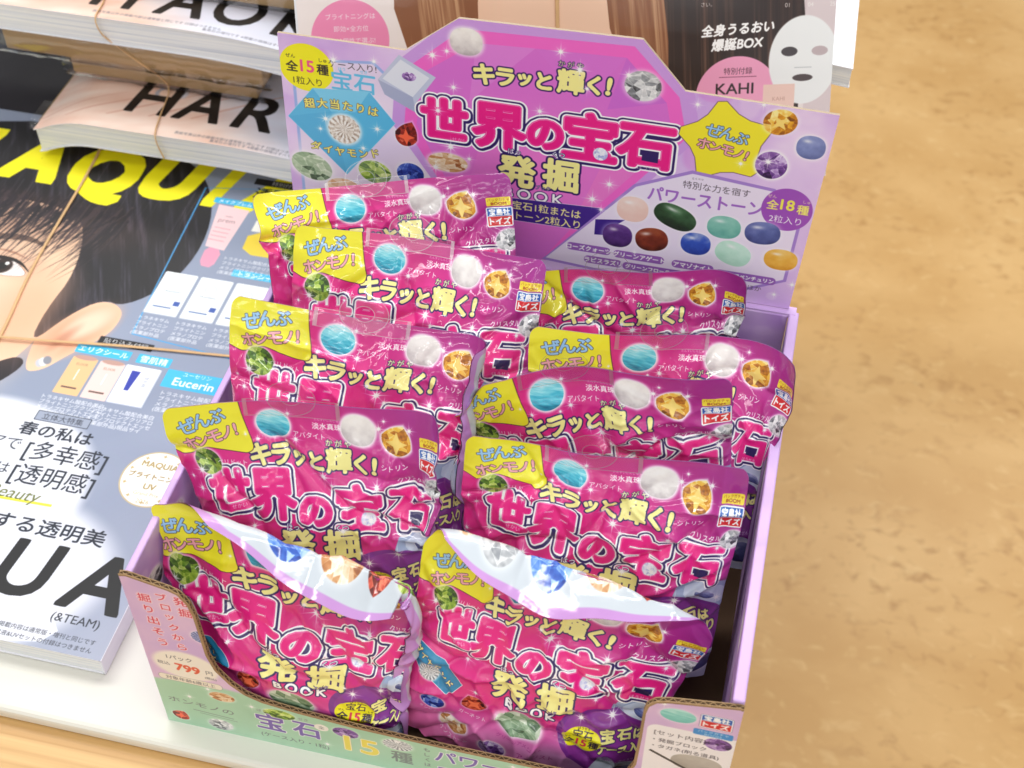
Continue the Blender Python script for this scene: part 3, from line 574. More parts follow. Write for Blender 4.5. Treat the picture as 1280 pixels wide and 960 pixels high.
    c.t('スキンケアで', -182, 170, 13, '1c2230', 0, .4, al='r'); c.t('メイクは', -180, 148, 11, '1c2230', 0, .2, al='r'); c.line(-230, 121, -136, 124, 2.2, 'ece23c'); c.t('Brightening Beauty', -147, 127, 14, '6a7038', 0, 0, al='r', sh=.2)
    c.t('進化する透明美', -88, 105.5, 14.5, '1c2230', 0, .9, al='r', sx=1.15)
    for ch, x, w in (('Q', -200, 40), ('U', -148, 34), ('A', -98, 42)):
        E = glyph(ch).copy(); a0, a1 = E[:, 0::2].min(), E[:, 0::2].max(); b0, b1 = E[:, 1::2].min(), E[:, 1::2].max()
        E[:, 0::2] = (E[:, 0::2]-a0)/(a1-a0)*w+x; E[:, 1::2] = (E[:, 1::2]-b0)/(b1-b0)*42+51; E[:, 0::2] += (E[:, 1::2]-51)*.12; c.edges(E, [(4.2, '0c0c10', (0, 0))], sq=True)
    c.t('(&TEAM)', -63, 41, 9, '2c3038', 0, .2, al='r', sx=1.0)
    c.t('※表紙写真以外の掲載内容は通常版・増刊と同じです', -60, 29, 4.2, '3c4048', 0, .1, al='r'); c.t('キュレル 新美容液&UVセットの付録はつきません', -60, 23, 4.2, '3c4048', 0, .1, al='r')
    c.ell(-77, 162, 24, 25, 'c8b58e'); c.ell(-77, 162, 22.8, 23.8, 'fbfaf6'); c.t('MAQUIA', -77, 174, 7, 'ac9458', 0, .9); c.t('ブライトニング', -77, 164, 5.6, '9c8450', 0, .9); c.t('UV', -77, 155, 7, 'ac9458', 0, .9); c.t('Grand Prix', -77, 148.6, 4.2, 'c4b080'); c.t('2026', -77, 142, 5, 'c4b080')
    for k in range(10):
        a = 2*math.pi*k/10+.3; x, y = -77+20*math.cos(a), 162+21*math.sin(a); c.poly([(x, y+2), (x+.6, y+.6), (x+2, y), (x+.6, y-.6), (x, y-2), (x-.6, y-.6), (x-2, y), (x-.6, y+.6)], 'c8b07c')
    return c
def hand_art(txt, xs, x0=-400, x1=0, tw=None, cap=42, base=22, seed=1):
    """soft close-up of fingers fading to lilac-white, big black title letters; local mm, y = 0 at the front edge"""
    c = Cv(x0, x1, 0, 130, 3.0); X, Y = c.XY(); t = np.clip((X-(x0+(x1-x0)*.52)+(Y-40)*1.0)/70, 0, 1)
    a = blend('e8c8b8', 'd2d2e0', t); n = fbm((X+Y*2.2)/70, (Y-X*.35)/16, seed, 3); a = a*(1-.0)+(n-.5)[..., None]*np.array([.10, .22, .26])*(1-t[..., None]*.75)
    c.a[:] = a
    for i in range(5):
        x = x0+(x1-x0)*(.15+.13*i); c.poly([(x-40, 10+5*i), (x+46, 56+9*i), (x+50, 58+9*i), (x-36, 9+5*i)], 'c88872', fade=.45, rnd=1)
    c.ell(x0+118, 58, 12, 10, 'a8a8b4', 0, .1); c.ell(x0+118, 58, 8.5, 7, 'e8c8b4', 0, .1); c.ell(x0+130, 60, 5, 6, 'c8c8d2', 0, .3)
    for ch, x, w in zip(txt, xs, tw):
        E = glyph(ch).copy(); a0, a1 = E[:, 0::2].min(), E[:, 0::2].max(); b0, b1 = E[:, 1::2].min(), E[:, 1::2].max()
        E[:, 0::2] = (E[:, 0::2]-a0)/(a1-a0)*w+x; E[:, 1::2] = (E[:, 1::2]-b0)/(b1-b0)*cap+base; E[:, 0::2] += (E[:, 1::2]-base)*.12; c.edges(E, [(3.4, '0a0a0e', (0, 0))], sq=True)
    c.t('表紙写真以外の掲載内容は通常版と同じです 付録はつきません', (x0+x1)/2+60, 9, 4, '5a5a66', 0, .2); c.t('集英社の増刊です ※掲載の価格はすべて税込です', x1-60, 5, 4, '5a5a66')
    return c
def rear_art():
    c = Cv(-335, 50, -110, 130, 3.6, 'f0e6e4'); X, Y = c.XY()
    c.poly([(-250, -110), (-250, 130), (-60, 130), (-60, -110)], 'e8b898'); c.ell(-150, 70, 70, 70, 'f2cbb0', 0, .6)
    hairmass(c, [(-262, -110), (-245, 30), (-262, 90), (-240, 130), (-190, 130), (-206, 60), (-190, 0), (-170, -50), (-100, -60), (-100, 20), (-118, 70), (-112, 130), (10, 130), (12, 60), (2, -110)], '8a5638', 'ecc498', 4, 110, 4, .1, 1, 1.0)
    hairmass(c, [(-80, -110), (-70, 20), (-84, 130), (22, 130), (20, 60), (14, -110)], '2a1a18', '8a6450', 3, 120, 8, .05, 1, .8)
    c.poly([(12, 130), (60, 130), (60, -110), (20, -110), (22, 40)], 'ddcfd2', rnd=0, fade=.95)
    c.ell(-288, 56, 26, 26, 'f08cb8'); 
    for j, (s, z) in enumerate((('ブライトニングは', 4.2), ('即効×全方位', 4.2), ('UVは個性で選ぶ!', 4.2), ('ブライトニング&', 6), ('UVグランプリ', 6))): c.t(s, -287, 71-8*j, z, 'ffffff', 0, .4)
    for x, cc in ((7, 'e2543c'), (23, 'c64a40'), (38, 'd8b8b0')):
        c.ell(x, 82, 8, 8, cc); c.t({7: '01', 23: '04', 38: '25'}[x], x, 69, 4, 'f4f0ee', 0, .2)
    c.t('交換はできかねますのでご了承くだ', -30, 76, 3.4, 'f0ece8'); c.t('さい。', -48, 71, 3.4, 'f0ece8')
    c.t('全身うるおい', -26, 54.5, 8.4, 'ffffff', 3, 1.4, sh=.2); c.t('爆誕BOX', -26, 44.5, 8.6, 'ffffff', 3, 1.4, sh=.2)
    c.ell(-25, 8, 29, 28, 'f4a4c8'); c.t('特別付録', -25, 26, 5, '5c3444', 0, .2); c.line(-38, 22, -12, 22, .5, '8c4c64'); c.t('KAHI', -27, 14, 10.5, '241418', 0, .7, sx=1.15); c.t('バウンス', -22, 3, 5, '5c3444'); c.t('マルチバーム', -22, -4, 5, '5c3444')
    c.ell(20, 32, 24, 30, 'f2f5f6', 0, .02); c.poly([(-3, 40), (43, 40), (41, 20), (30, 5), (20, 2), (10, 5), (-1, 20)], 'f2f5f6', rnd=2)
    c.ell(10, 38, 5.6, 3.2, '4a4448'); c.ell(31, 38, 5.6, 3.2, 'c4b4b8'); c.ell(20, 20, 7, 2.4, '524648'); c.line(14, 27, 26, 27, .6, 'c4c8cc')
    c.rrect(-7, -16, 15, 16, .6, 'f2cfc4'); c.t('KAHI', 4, 6, 4, 'c89c90')
    return c
# ------------------------------------------------------------------ materials
def new_mat(name):
    m = bpy.data.materials.new(name); m.use_nodes = True; nt = m.node_tree
    return m, nt, nt.nodes['Principled BSDF']
def lin(c):
    c = hx(c) if isinstance(c, str) else np.array(c); return tuple(float(v) for v in np.where(c <= .04045, c/12.92, ((c+.055)/1.055)**2.4))+(1,)
def plain(name, c, rough=.5, coat=0, spec=.5, noise=0, nscale=20, bump=0, stretch=(1, 1, 1)):
    m, nt, b = new_mat(name); b.inputs['Roughness'].default_value = rough; b.inputs['Base Color'].default_value = lin(c)
    b.inputs['Coat Weight'].default_value = coat; b.inputs['Specular IOR Level'].default_value = spec
    if noise or bump:
        tc = nt.nodes.new('ShaderNodeTexCoord'); mp = nt.nodes.new('ShaderNodeMapping'); mp.inputs['Scale'].default_value = [s/S for s in stretch]
        n = nt.nodes.new('ShaderNodeTexNoise'); n.inputs['Scale'].default_value = nscale; n.inputs['Detail'].default_value = 6
        nt.links.new(tc.outputs['Object'], mp.inputs[0]); nt.links.new(mp.outputs[0], n.inputs['Vector'])
        if noise:
            r = nt.nodes.new('ShaderNodeValToRGB'); a = np.array(lin(c)[:3])
            r.color_ramp.elements[0].position = .3; r.color_ramp.elements[1].position = .7
            r.color_ramp.elements[0].color = tuple(np.clip(a*(1-noise), 0, 1))+(1,); r.color_ramp.elements[1].color = tuple(np.clip(a*(1+noise), 0, 1))+(1,)
            nt.links.new(n.outputs[0], r.inputs[0]); nt.links.new(r.outputs[0], b.inputs['Base Color'])
        if bump:
            bp = nt.nodes.new('ShaderNodeBump'); bp.inputs['Strength'].default_value = bump; bp.inputs['Distance'].default_value = .001
            nt.links.new(n.outputs[0], bp.inputs['Height']); nt.links.new(bp.outputs[0], b.inputs['Normal'])
    return m
def printed(name, cv, rough=.45, coat=0.0, crough=.1, bump=0, bscale=300, vor=0):
    m, nt, b = new_mat(name); t = nt.nodes.new('ShaderNodeTexImage'); t.image = cv.image(name); t.extension = 'EXTEND'; t.interpolation = 'Cubic'
    nt.links.new(t.outputs[0], b.inputs['Base Color']); b.inputs['Roughness'].default_value = rough
    b.inputs['Coat Weight'].default_value = coat; b.inputs['Coat Roughness'].default_value = crough
    if bump:
        tc = nt.nodes.new('ShaderNodeTexCoord'); n = nt.nodes.new('ShaderNodeTexNoise'); n.inputs['Scale'].default_value = bscale; n.inputs['Detail'].default_value = 4
        bp = nt.nodes.new('ShaderNodeBump'); bp.inputs['Strength'].default_value = bump; bp.inputs['Distance'].default_value = .0009
        nt.links.new(tc.outputs['Object'], n.inputs['Vector']); hgt = n.outputs[0]
        if vor:
            vo = nt.nodes.new('ShaderNodeTexVoronoi'); vo.feature = 'F1'; vo.inputs['Scale'].default_value = vor; vo.inputs['Detail'].default_value = 1.0
            vm = nt.nodes.new('ShaderNodeVectorMath'); vm.operation = 'MULTIPLY_ADD'; vm.inputs[1].default_value = (.012, .012, .012); nt.links.new(n.outputs[1], vm.inputs[0]); nt.links.new(tc.outputs['Object'], vm.inputs[2]); nt.links.new(vm.outputs[0], vo.inputs['Vector'])
            ad = nt.nodes.new('ShaderNodeMath'); ad.operation = 'MULTIPLY_ADD'; ad.inputs[1].default_value = 1.0; nt.links.new(vo.outputs['Distance'], ad.inputs[0]); nt.links.new(n.outputs[0], ad.inputs[2]); hgt = ad.outputs[0]
        nt.links.new(hgt, bp.inputs['Height'])
        nt.links.new(bp.outputs[0], b.inputs['Normal']); nt.links.new(bp.outputs[0], b.inputs['Coat Normal'])
    return m
def clear_film(name, k=.10, rough=.06, tint=(1, 1, 1, 1)):
    m = bpy.data.materials.new(name); m.use_nodes = True; nt = m.node_tree; nt.nodes.clear()
    o = nt.nodes.new('ShaderNodeOutputMaterial'); tr = nt.nodes.new('ShaderNodeBsdfTransparent'); tr.inputs[0].default_value = tint
    gl = nt.nodes.new('ShaderNodeBsdfGlossy'); gl.inputs['Roughness'].default_value = rough
    mx = nt.nodes.new('ShaderNodeMixShader'); f0 = nt.nodes.new('ShaderNodeLayerWeight'); f0.inputs[0].default_value = .5; f = nt.nodes.new('ShaderNodeMath'); f.operation = 'POWER'; f.inputs[1].default_value = 4.0; nt.links.new(f0.outputs['Facing'], f.inputs[0])
    ad = nt.nodes.new('ShaderNodeMath'); ad.operation = 'ADD'; ad.inputs[1].default_value = k
    nt.links.new(f.outputs[0], ad.inputs[0]); nt.links.new(ad.outputs[0], mx.inputs[0]); nt.links.new(tr.outputs[0], mx.inputs[1]); nt.links.new(gl.outputs[0], mx.inputs[2])
    nt.links.new(mx.outputs[0], o.inputs[0]); return m
def wood_mat():
    m, nt, b = new_mat('light oak board'); b.inputs['Roughness'].default_value = .42
    tc = nt.nodes.new('ShaderNodeTexCoord'); mp = nt.nodes.new('ShaderNodeMapping'); mp.inputs['Scale'].default_value = (1.2/S, 60/S, 60/S); mp.inputs['Rotation'].default_value = (0, 0, R_(-3))
    n = nt.nodes.new('ShaderNodeTexNoise'); n.inputs['Scale'].default_value = 2.2; n.inputs['Detail'].default_value = 8; n.inputs['Distortion'].default_value = .4
    r = nt.nodes.new('ShaderNodeValToRGB'); r.color_ramp.elements[0].position = .3; r.color_ramp.elements[0].color = lin('bd8e52'); r.color_ramp.elements[1].position = .72; r.color_ramp.elements[1].color = lin('e4bd80')
    nt.links.new(tc.outputs['Object'], mp.inputs[0]); nt.links.new(mp.outputs[0], n.inputs['Vector']); nt.links.new(n.outputs[0], r.inputs[0]); nt.links.new(r.outputs[0], b.inputs['Base Color'])
    return m
def floor_mat():
    m, nt, b = new_mat('tan marbled vinyl'); b.inputs['Roughness'].default_value = .32; b.inputs['Specular IOR Level'].default_value = .35
    tc = nt.nodes.new('ShaderNodeTexCoord'); mp = nt.nodes.new('ShaderNodeMapping'); mp.inputs['Rotation'].default_value = (0, 0, R_(-8)); mp.inputs['Scale'].default_value = (1.8/S, 2.6/S, 1)
    nt.links.new(tc.outputs['Object'], mp.inputs[0])
    def N(sc, det, dist, a, ca, bb, cb):
        n = nt.nodes.new('ShaderNodeTexNoise'); n.inputs['Scale'].default_value = sc; n.inputs['Detail'].default_value = det; n.inputs['Distortion'].default_value = dist
        r = nt.nodes.new('ShaderNodeValToRGB'); r.color_ramp.elements[0].position = a; r.color_ramp.elements[0].color = ca; r.color_ramp.elements[1].position = bb; r.color_ramp.elements[1].color = cb
        nt.links.new(mp.outputs[0], n.inputs['Vector']); nt.links.new(n.outputs[0], r.inputs[0]); return r
    base = N(2.2, 5, .3, .35, lin('c89d62'), .68, lin('d8b076'))
    dark = N(19, 6, .5, .53, (0, 0, 0, 1),   .74, (.7, .75, .75, 1)); pale = N(21, 5, .6, .58, (0, 0, 0, 1), .74, (.6, .6, .6, 1))
    mask = N(1.6, 2, 0, .36, (0, 0, 0, 1), .6, (1, 1, 1, 1))
    def mix(fac, A, B, mul=None):
        x = nt.nodes.new('ShaderNodeMix'); x.data_type = 'RGBA'; nt.links.new(fac, x.inputs[0]); nt.links.new(A, x.inputs[6])
        if isinstance(B, tuple): x.inputs[7].default_value = B
        else: nt.links.new(B, x.inputs[7])
        return x.outputs[2]
    mu = nt.nodes.new('ShaderNodeMath'); mu.operation = 'MULTIPLY'; nt.links.new(dark.outputs[0], mu.inputs[0]); nt.links.new(mask.outputs[0], mu.inputs[1])
    c1 = mix(mu.outputs[0], base.outputs[0], lin('a0723c')); c2 = mix(pale.outputs[0], c1, lin('dfbc84')); nt.links.new(c2, b.inputs['Base Color'])
    return m
def page_mat(name):
    m, nt, b = new_mat(name); b.inputs['Roughness'].default_value = .7
    tc = nt.nodes.new('ShaderNodeTexCoord'); mp = nt.nodes.new('ShaderNodeMapping'); mp.inputs['Scale'].default_value = (3/S, 3/S, 520/S)
    n = nt.nodes.new('ShaderNodeTexNoise'); n.inputs['Scale'].default_value = 1.3; n.inputs['Detail'].default_value = 3
    r = nt.nodes.new('ShaderNodeValToRGB'); e = r.color_ramp.elements; e[0].position = .25; e[0].color = lin('b4bcc8'); e[1].position = .62; e[1].color = lin('eeeeea')
    k = e.new(.42); k.color = lin('dcdfe2')
    nt.links.new(tc.outputs['Object'], mp.inputs[0]); nt.links.new(mp.outputs[0], n.inputs['Vector']); nt.links.new(n.outputs[0], r.inputs[0]); nt.links.new(r.outputs[0], b.inputs['Base Color'])
    bp = nt.nodes.new('ShaderNodeBump'); bp.inputs['Strength'].default_value = .5; bp.inputs['Distance'].default_value = .0004; nt.links.new(n.outputs[0], bp.inputs['Height']); nt.links.new(bp.outputs[0], b.inputs['Normal'])
    return m
M_wood = wood_mat(); M_floor = floor_mat(); M_page = page_mat('magazine page edges')
M_cream = plain('cream shelf paint', 'dfddd2', .4, noise=.03, nscale=8)
M_lilac = plain('lilac card', 'd4b2e8', .5, noise=.08, nscale=14, bump=.1)
M_kraft = plain('kraft corrugated', 'a48660', .85, noise=.15, nscale=60, bump=.4)
M_kraftd = plain('kraft core and shaded base', '4a3520', .9)
M_box = plain('brown box board', 'a98a5e', .75, noise=.12, nscale=10, stretch=(1, 1, 3))
M_rubber = plain('tan rubber', 'd6ae7c', .45, noise=.08, nscale=40)
M_dark = plain('dark gap shade', '1c1820', .6, coat=.0, noise=.6, nscale=5)
M_grey = plain('dull steel', '4c4a50', .5)
M_clear = clear_film('clear tab film', .06, .25); M_rim = clear_film('clear tab rim', .40, .35); M_wrap = clear_film('clear wrap', .09, .12)
A_front = pouch_front(); A_back = pouch_back(); A_head = header_art(); A_fr = front_art(); A_in = inner_art(); A_mag = mag_art(); A_rear = rear_art()
A_h1 = hand_art('HAR', (90, 129, 179), -330, -40, (1, 1, 1)) if False else None
M_pf = printed('glossy pouch front film', A_front, .5, 1.0, .06, .26, 50, 36)
M_pb = printed('glossy pouch back film', A_back, .5, .9, .08, .3, 50, 36)
M_head = printed('header card print', A_head, .42, .35, .2, .03, 200); M_fr = printed('front panel print', A_fr, .5, .15, .3, .05, 200); M_in = printed('inner wall print', A_in, .5, .2, .3)
M_mag = printed('beauty magazine cover', A_mag, .6, .12, .25, .04, 30); M_rear = printed('second magazine cover', A_rear, .35, .5, .12)

# ------------------------------------------------------------------ setting: floor, shelf
v, f = box(-4, 5, -4, 6, -.90, -.88); tag(mk('floor', v, f, M_floor), kind='structure')
sh = empty('shelf', (.0, .2, -.014), 'white display shelf under the purple box and the magazines', 'shelf')
bevel(mk('shelf_top', *box(-1.2, .3385, -.0205, 1.3, -.012, 0), M_cream, sh), .004, 3)
bevel(mk('shelf_front_board', *box(-1.2, .3385, -.34, 1.3, -.034, -.0124), M_wood, sh), .002)
mk('shelf_side', *box(.325, .338, -.33, 1.3, -.86, -.0345), M_cream, sh)

# ------------------------------------------------------------------ display box
D, h, H, HA = .2910, .1524, .2986, .0118; W = .34
db = empty('display_box', (W/2, D/2, 0), 'open purple cardboard display box holding ten pink pouches', 'display box')
mk('box_base', *box(.001, W-.001, .001, D-.001, .0012, .004), M_kraftd, db)  # dark board colour stands in for occlusion shade on the box floor
def wall(name, x0, x1, y0, y1, z0, z1, inner, parent):
    """corrugated wall; printed inside face"""
    v, f = box(x0, x1, y0, y1, z0, z1); uv = []
    for p in v: uv.append((p[1]*1000 if (x1-x0) < (y1-y0) else p[0]*1000, p[2]*1000))
    mi = [0]*6
    if inner == 'x+': mi[5] = 1
    if inner == 'x-': mi[4] = 1
    if inner == 'y-': mi[2] = 1
    return bevel(mk(name, v, f, [M_lilac, M_in], parent, uv=A_in.uv(uv), mi=mi), .0012, 3)
wall('side_wall', 0, .0045, .0002, D, .0012, h, 'x+', db); wall('side_wall', W-.0065, W, .0002, D, .0012, h, 'x-', db)
wall('back_wall', .0048, W-.0068, D-.004, D-.0002, .0045, h-.001, 'y-', db)
# front panel with its cut-out
FP = [(0, 0), (0, .156), (.004, .1572), (.0275, .151), (.033, .148), (.0372, .140), (.039, .129), (.0395, .110), (.040, .089), (.043, .074), (.050, .0615), (.058, .053), (.068, .0485), (.090, .0450), (.127, .0420), (.180, .0410), (.240, .0415),
      (.262, .0425), (.276, .047), (.285, .056), (.289, .070), (.290, .100), (.2903, .127), (.2915, .1345), (.2955, .1400), (.302, .1425), (.3385, .1500), (.34, .149), (.34, 0)]
def curve2(P):
    P = np.array(P); q = []
    for i in range(len(P)):
        q.append(P[i])
    return P
def card(name, poly, art, mat, thick, parent, T, pathrange=None, core=None):
    """corrugated card: printed liner in front, brown liner behind, open flutes along the cut edge"""
    n = len(poly); v = [T(x, 0, z) for x, z in poly]+[T(x, thick, z) for x, z in poly]
    f = [tuple(range(n)), tuple(range(2*n-1, n-1, -1))]; mi = [0, 1]
    for i in range(n):
        j = (i+1) % n; f.append((i, i+n, j+n, j)); mi.append(1)
    uv = [(x*1000, z*1000) for x, z in poly]*2
    o = mk(name, v, f, [mat, core or M_kraftd], parent, uv=art.uv(uv), mi=mi)
    # flutes
    if pathrange:
        P = np.array(poly[pathrange[0]:pathrange[1]], float); d = np.hypot(*np.diff(P, axis=0).T); L = np.concatenate([[0], np.cumsum(d)])
        step = .00075; ss = np.arange(0, L[-1], step); px = np.interp(ss, L, P[:, 0]); pz = np.interp(ss, L, P[:, 1])
        tx = np.gradient(px); tz = np.gradient(pz); l = np.hypot(tx, tz); nx, nz = -tz/l, tx/l
        V = []; F = []; c = 0
        y = thick*(.5+.40*np.arcsin(np.sin(ss/.0052*2*math.pi))*.6366)
        for k in range(len(ss)):
            for (o1, yy) in ((-.0012, -.00022), (-.0012, .00022), (.00055, .00022), (.00055, -.00022)):
                V.append(T(px[k]+nx[k]*o1, y[k]+yy, pz[k]+nz[k]*o1))
        for k in range(len(ss)-1):
            for a in range(4): b_ = (a+1) % 4; F.append((4*k+a, 4*k+b_, 4*k+4+b_, 4*k+4+a))
        for y0, y1 in ((-.0001, .0004), (thick-.0004, thick+.0001)):
            s0 = len(V)
            for k in range(0, len(ss), 2):
                for (o1, yy) in ((-.0010, y0), (-.0010, y1), (.00065, y1), (.00065, y0)): V.append(T(px[k]+nx[k]*o1, yy, pz[k]+nz[k]*o1))
            for k in range(len(range(0, len(ss), 2))-1):
                for a in range(4): b_ = (a+1) % 4; F.append((s0+4*k+a, s0+4*k+b_, s0+4*k+4+b_, s0+4*k+4+a))
        mk('fluting', V, F, M_kraft, o)
    return o
card('front_panel', FP, A_fr, M_fr, .0027, db, lambda x, y, z: (x, y-.0029, z), (1, 28))
# header card: stands up from the back wall, leaning back a little
ang = math.atan2(HA, H-h)
def TH(x, y, z): return (x, D+.0008+z*math.sin(ang)+y*math.cos(ang), h+.0004+z*math.cos(ang)-y*math.sin(ang))
HP = [(-.001, .0004), (-.001, .1485), (.080, .1485), (.1135, .1745), (.2225, .1770), (.2500, .1475), (.3395, .1460), (.3330, .0004)]
card('header_card', HP, A_head, M_head, .0020, db, TH, None, plain('pale card edge', 'b8a58e', .8))
mk('header_hinge', *box(.001, .338, D-.0035, D+.0035, h-.0030, h+.0003), M_lilac, db)

# ------------------------------------------------------------------ pouches
PW = .158; PHV = .97
POSES = {
'L1': ([0.07439, 0.25827, 0.23529, 0.18767, 0.56588, -0.11794], [[0.373, 0.093, -0.77, -1.37], [0.677, 0.089, -1.86, 1.76], [0.81, 0.123, -2.82, 0.49], [0.954, 0.155, -6.65, -0.85], [0.983, 0.251, 4.5, -0.73], [0.728, 0.217, 4.22, -0.27], [1.044, 0.033, 4.61, 0.35]]),
'L2': ([0.10877, 0.22514, 0.22158, -0.02509, 0.54498, -0.02801], [[0.373, 0.093, 0.86, 6.33], [0.677, 0.089, -0.22, -4.99], [0.81, 0.123, 1.04, 5.69], [0.954, 0.155, -2.72, -7.28], [0.983, 0.251, -0.07, 9.97], [0.307, 0.199, 0.17, -4.76], [0.728, 0.217, 1.8, 1.68], [-0.026, 0.035, -1.07, -0.19], [0.864, 0.376, -0.46, -7.53]]),
'L3': ([0.10148, 0.15508, 0.22163, 0.17503, 0.49536, 0.13904], [[0.373, 0.093, 3.09, 0.99], [0.677, 0.089, 0.39, -0.49], [0.307, 0.199, -2.44, -1.95], [0.728, 0.217, 0.65, 0.51], [-0.026, 0.035, -3.01, 1.31]]),
'L4': ([0.07909, 0.09724, 0.20492, 0.10829, 0.31642, -0.07306], [[0.373, 0.093, 0.67, 4.04], [0.677, 0.089, -0.41, 2.64], [0.81, 0.123, 4.21, -3.49], [0.954, 0.155, -6.67, 17.36], [0.983, 0.251, 5.42, -19.48], [0.307, 0.199, -3.37, 1.44], [0.728, 0.217, -2.09, -4.29], [0.179, 0.324, 0.93, -4.64], [0.864, 0.376, -0.03, 5.67], [0.5, 0.391, -1.37, 0.56], [0.345, 0.348, 4.97, 0.82], [-0.026, 0.035, -4.39, -1.84]]),
'L5': ([0.09243, 0.03679, 0.15513, 0.00478, 0.1783, 0.0323], [[0.307, 0.199, 3.96, 12.93], [0.345, 0.348, 0.88, -9.4], [0.5, 0.391, -5.35, -9.33], [0.666, 0.379, 6.33, 3.9], [0.179, 0.324, -6.8, -3.86], [0.423, 0.528, 2.29, 15.34], [0.592, 0.529, -0.71, -7.25]]),
'R1': ([0.22661, 0.26108, 0.1918, 0.21078, 0.20305, -0.06287], [[0.373, 0.093, 2.12, -1.78], [0.81, 0.123, 2.43, 14.06], [0.954, 0.155, 4.12, -16.35], [0.983, 0.251, -6.71, 10.43], [0.307, 0.199, -3.67, 4.25], [0.728, 0.217, 3.38, 3.07], [0.677, 0.089, -3.68, -13.07]]),
'R2': ([0.26795, 0.19763, 0.20487, 0.21046, 0.33503, 0.08883], [[0.373, 0.093, 3.17, -1.96], [0.677, 0.089, -0.89, 2.22], [0.81, 0.123, 3.39, -1.22], [-0.026, 0.035, -5.05, 0.06]]),
'R3': ([0.22459, 0.14631, 0.21281, 0.10349, 0.03866, -0.16742], [[0.373, 0.093, -0.82, 13.97], [0.677, 0.089, -1.26, -3.62], [0.81, 0.123, -3.04, -2.57], [0.954, 0.155, -2.88, -2.75], [0.983, 0.251, -2.18, -2.64], [0.307, 0.199, -4.66, -14.87], [0.728, 0.217, 2.42, 3.61], [0.666, 0.379, -12.03, 6.58], [0.864, 0.376, 8.37, 0.4], [0.5, 0.391, 11.64, -1.94], [1.044, 0.033, 6.92, 3.32]]),
'R4': ([0.24598, 0.11282, 0.19179, 0.02701, 0.22961, 0.00076], [[0.373, 0.093, -9.77, -13.16], [0.81, 0.123, 5.34, -0.97], [0.954, 0.155, 12.69, -17.12], [0.983, 0.251, -8.06, 3.41], [0.728, 0.217, -4.55, 4.38], [0.179, 0.324, -12.26, 3.38], [0.345, 0.348, 7.48, 6.88], [0.5, 0.391, -9.5, -5.73], [0.666, 0.379, 6.66, 0.59], [-0.026, 0.035, 0.04, -1.77], [1.044, 0.033, -9.68, 15.84], [0.307, 0.199, 15.02, 6.03]]),
'R5': ([0.23565, 0.05511, 0.1572, 0.03746, 0.21699, 0.14158], [[0.81, 0.123, -11.02, -2.52], [0.954, 0.155, 5.26, 24.7], [0.983, 0.251, 1.28, -2.42], [0.307, 0.199, 3.38, -0.27], [0.728, 0.217, 3.63, -1.37], [0.179, 0.324, 4.14, 2.0], [0.345, 0.348, -11.29, -7.93], [0.5, 0.391, -1.81, 11.38], [0.666, 0.379, 0.17, -13.38], [0.864, 0.376, -1.95, 2.38], [0.423, 0.528, 6.23, -8.06], [0.592, 0.529, -2.45, 13.69], [0.709, 0.704, 3.02, -4.9], [1.044, 0.033, 2.79, -22.2], [-0.026, 0.035, 8.57, 0.56]]),
}
POSES['L5'][1].append([0, .05, -15, 2]); POSES['R5'][1].extend([[0, .03, -10, -5], [1, .03, 7, -12]])
def bulge(a, b):
    a = np.clip(a, 0, 1); b = np.clip(b, 0, 1); w = np.clip(np.sin(np.pi*a), 0, 1)**.6; t = np.clip((b-.08)/.5, 0, 1); t = t*t*(3-2*t)
    return w*t*(1-.35*np.clip((b-.75)/.25, 0, 1)**2)
def wrinkle(u, v, sd):
    w = .0050*(fbm(u*3+sd*3.1, v*3+1.7*sd, sd, 2)-.5)*np.clip(v*4, .25, 1)
    r = 1-np.abs(2*vnoise(u*6+sd, v*1.6+u*1.5+sd*2, sd+3)-1); w = w+.0034*r**3*np.exp(-((v-.20)/.16)**2)
    r = 1-np.abs(2*vnoise(u*3.1+v*3.8+sd*5, v*3.0-u*2.6, sd+7)-1); w = w-.0040*r**6*np.clip(v*6-.3, 0, 1)
    r = 1-np.abs(2*vnoise(u*7.5-v*5+sd, v*6+u*5, sd+11)-1); w = w+.0022*r**5*np.clip(v*5-.3, 0, 1)
    e = np.exp(-(np.minimum(u, 1-u)/.09)**2); w = w+.0050*e*(vnoise(u*4, v*11+sd, sd+13)-.5)*np.clip(v*5-.2, 0, 1)
    r = 1-np.abs(2*vnoise(u*13+v*6, v*11-u*7+sd, sd+23)-1); w = w+.0007*r**3*np.clip(v*6-.2, 0, 1)
    g = np.random.default_rng(sd*31)
    for k in range(14):                              # sharp folds in the foil
        cx, cy, a, A, Ln = g.random(), .08+.85*g.random(), g.random()*math.pi, .0013+.0034*g.random(), .10+.26*g.random()
        if k < 4: cx, cy, a = .5+.42*np.sign(g.random()-.5), .15+.7*g.random(), g.random()*.9-.45
        d = (u-cx)*math.sin(a)-(v-cy)*math.cos(a); t = (u-cx)*math.cos(a)+(v-cy)*math.sin(a); d = d+.25*t*t*(g.random()-.5)*4
        w = w+(1 if k % 3 else -1)*A*np.exp(-np.abs(d)/.017)*np.exp(-(t/Ln)**2)*np.clip(v*8, 0, 1)
    w = w+.0160*(vnoise(u*2.2+sd*1.37, v*.7, sd+19)-.5)*np.exp(-(v/.16)**2)
    return w
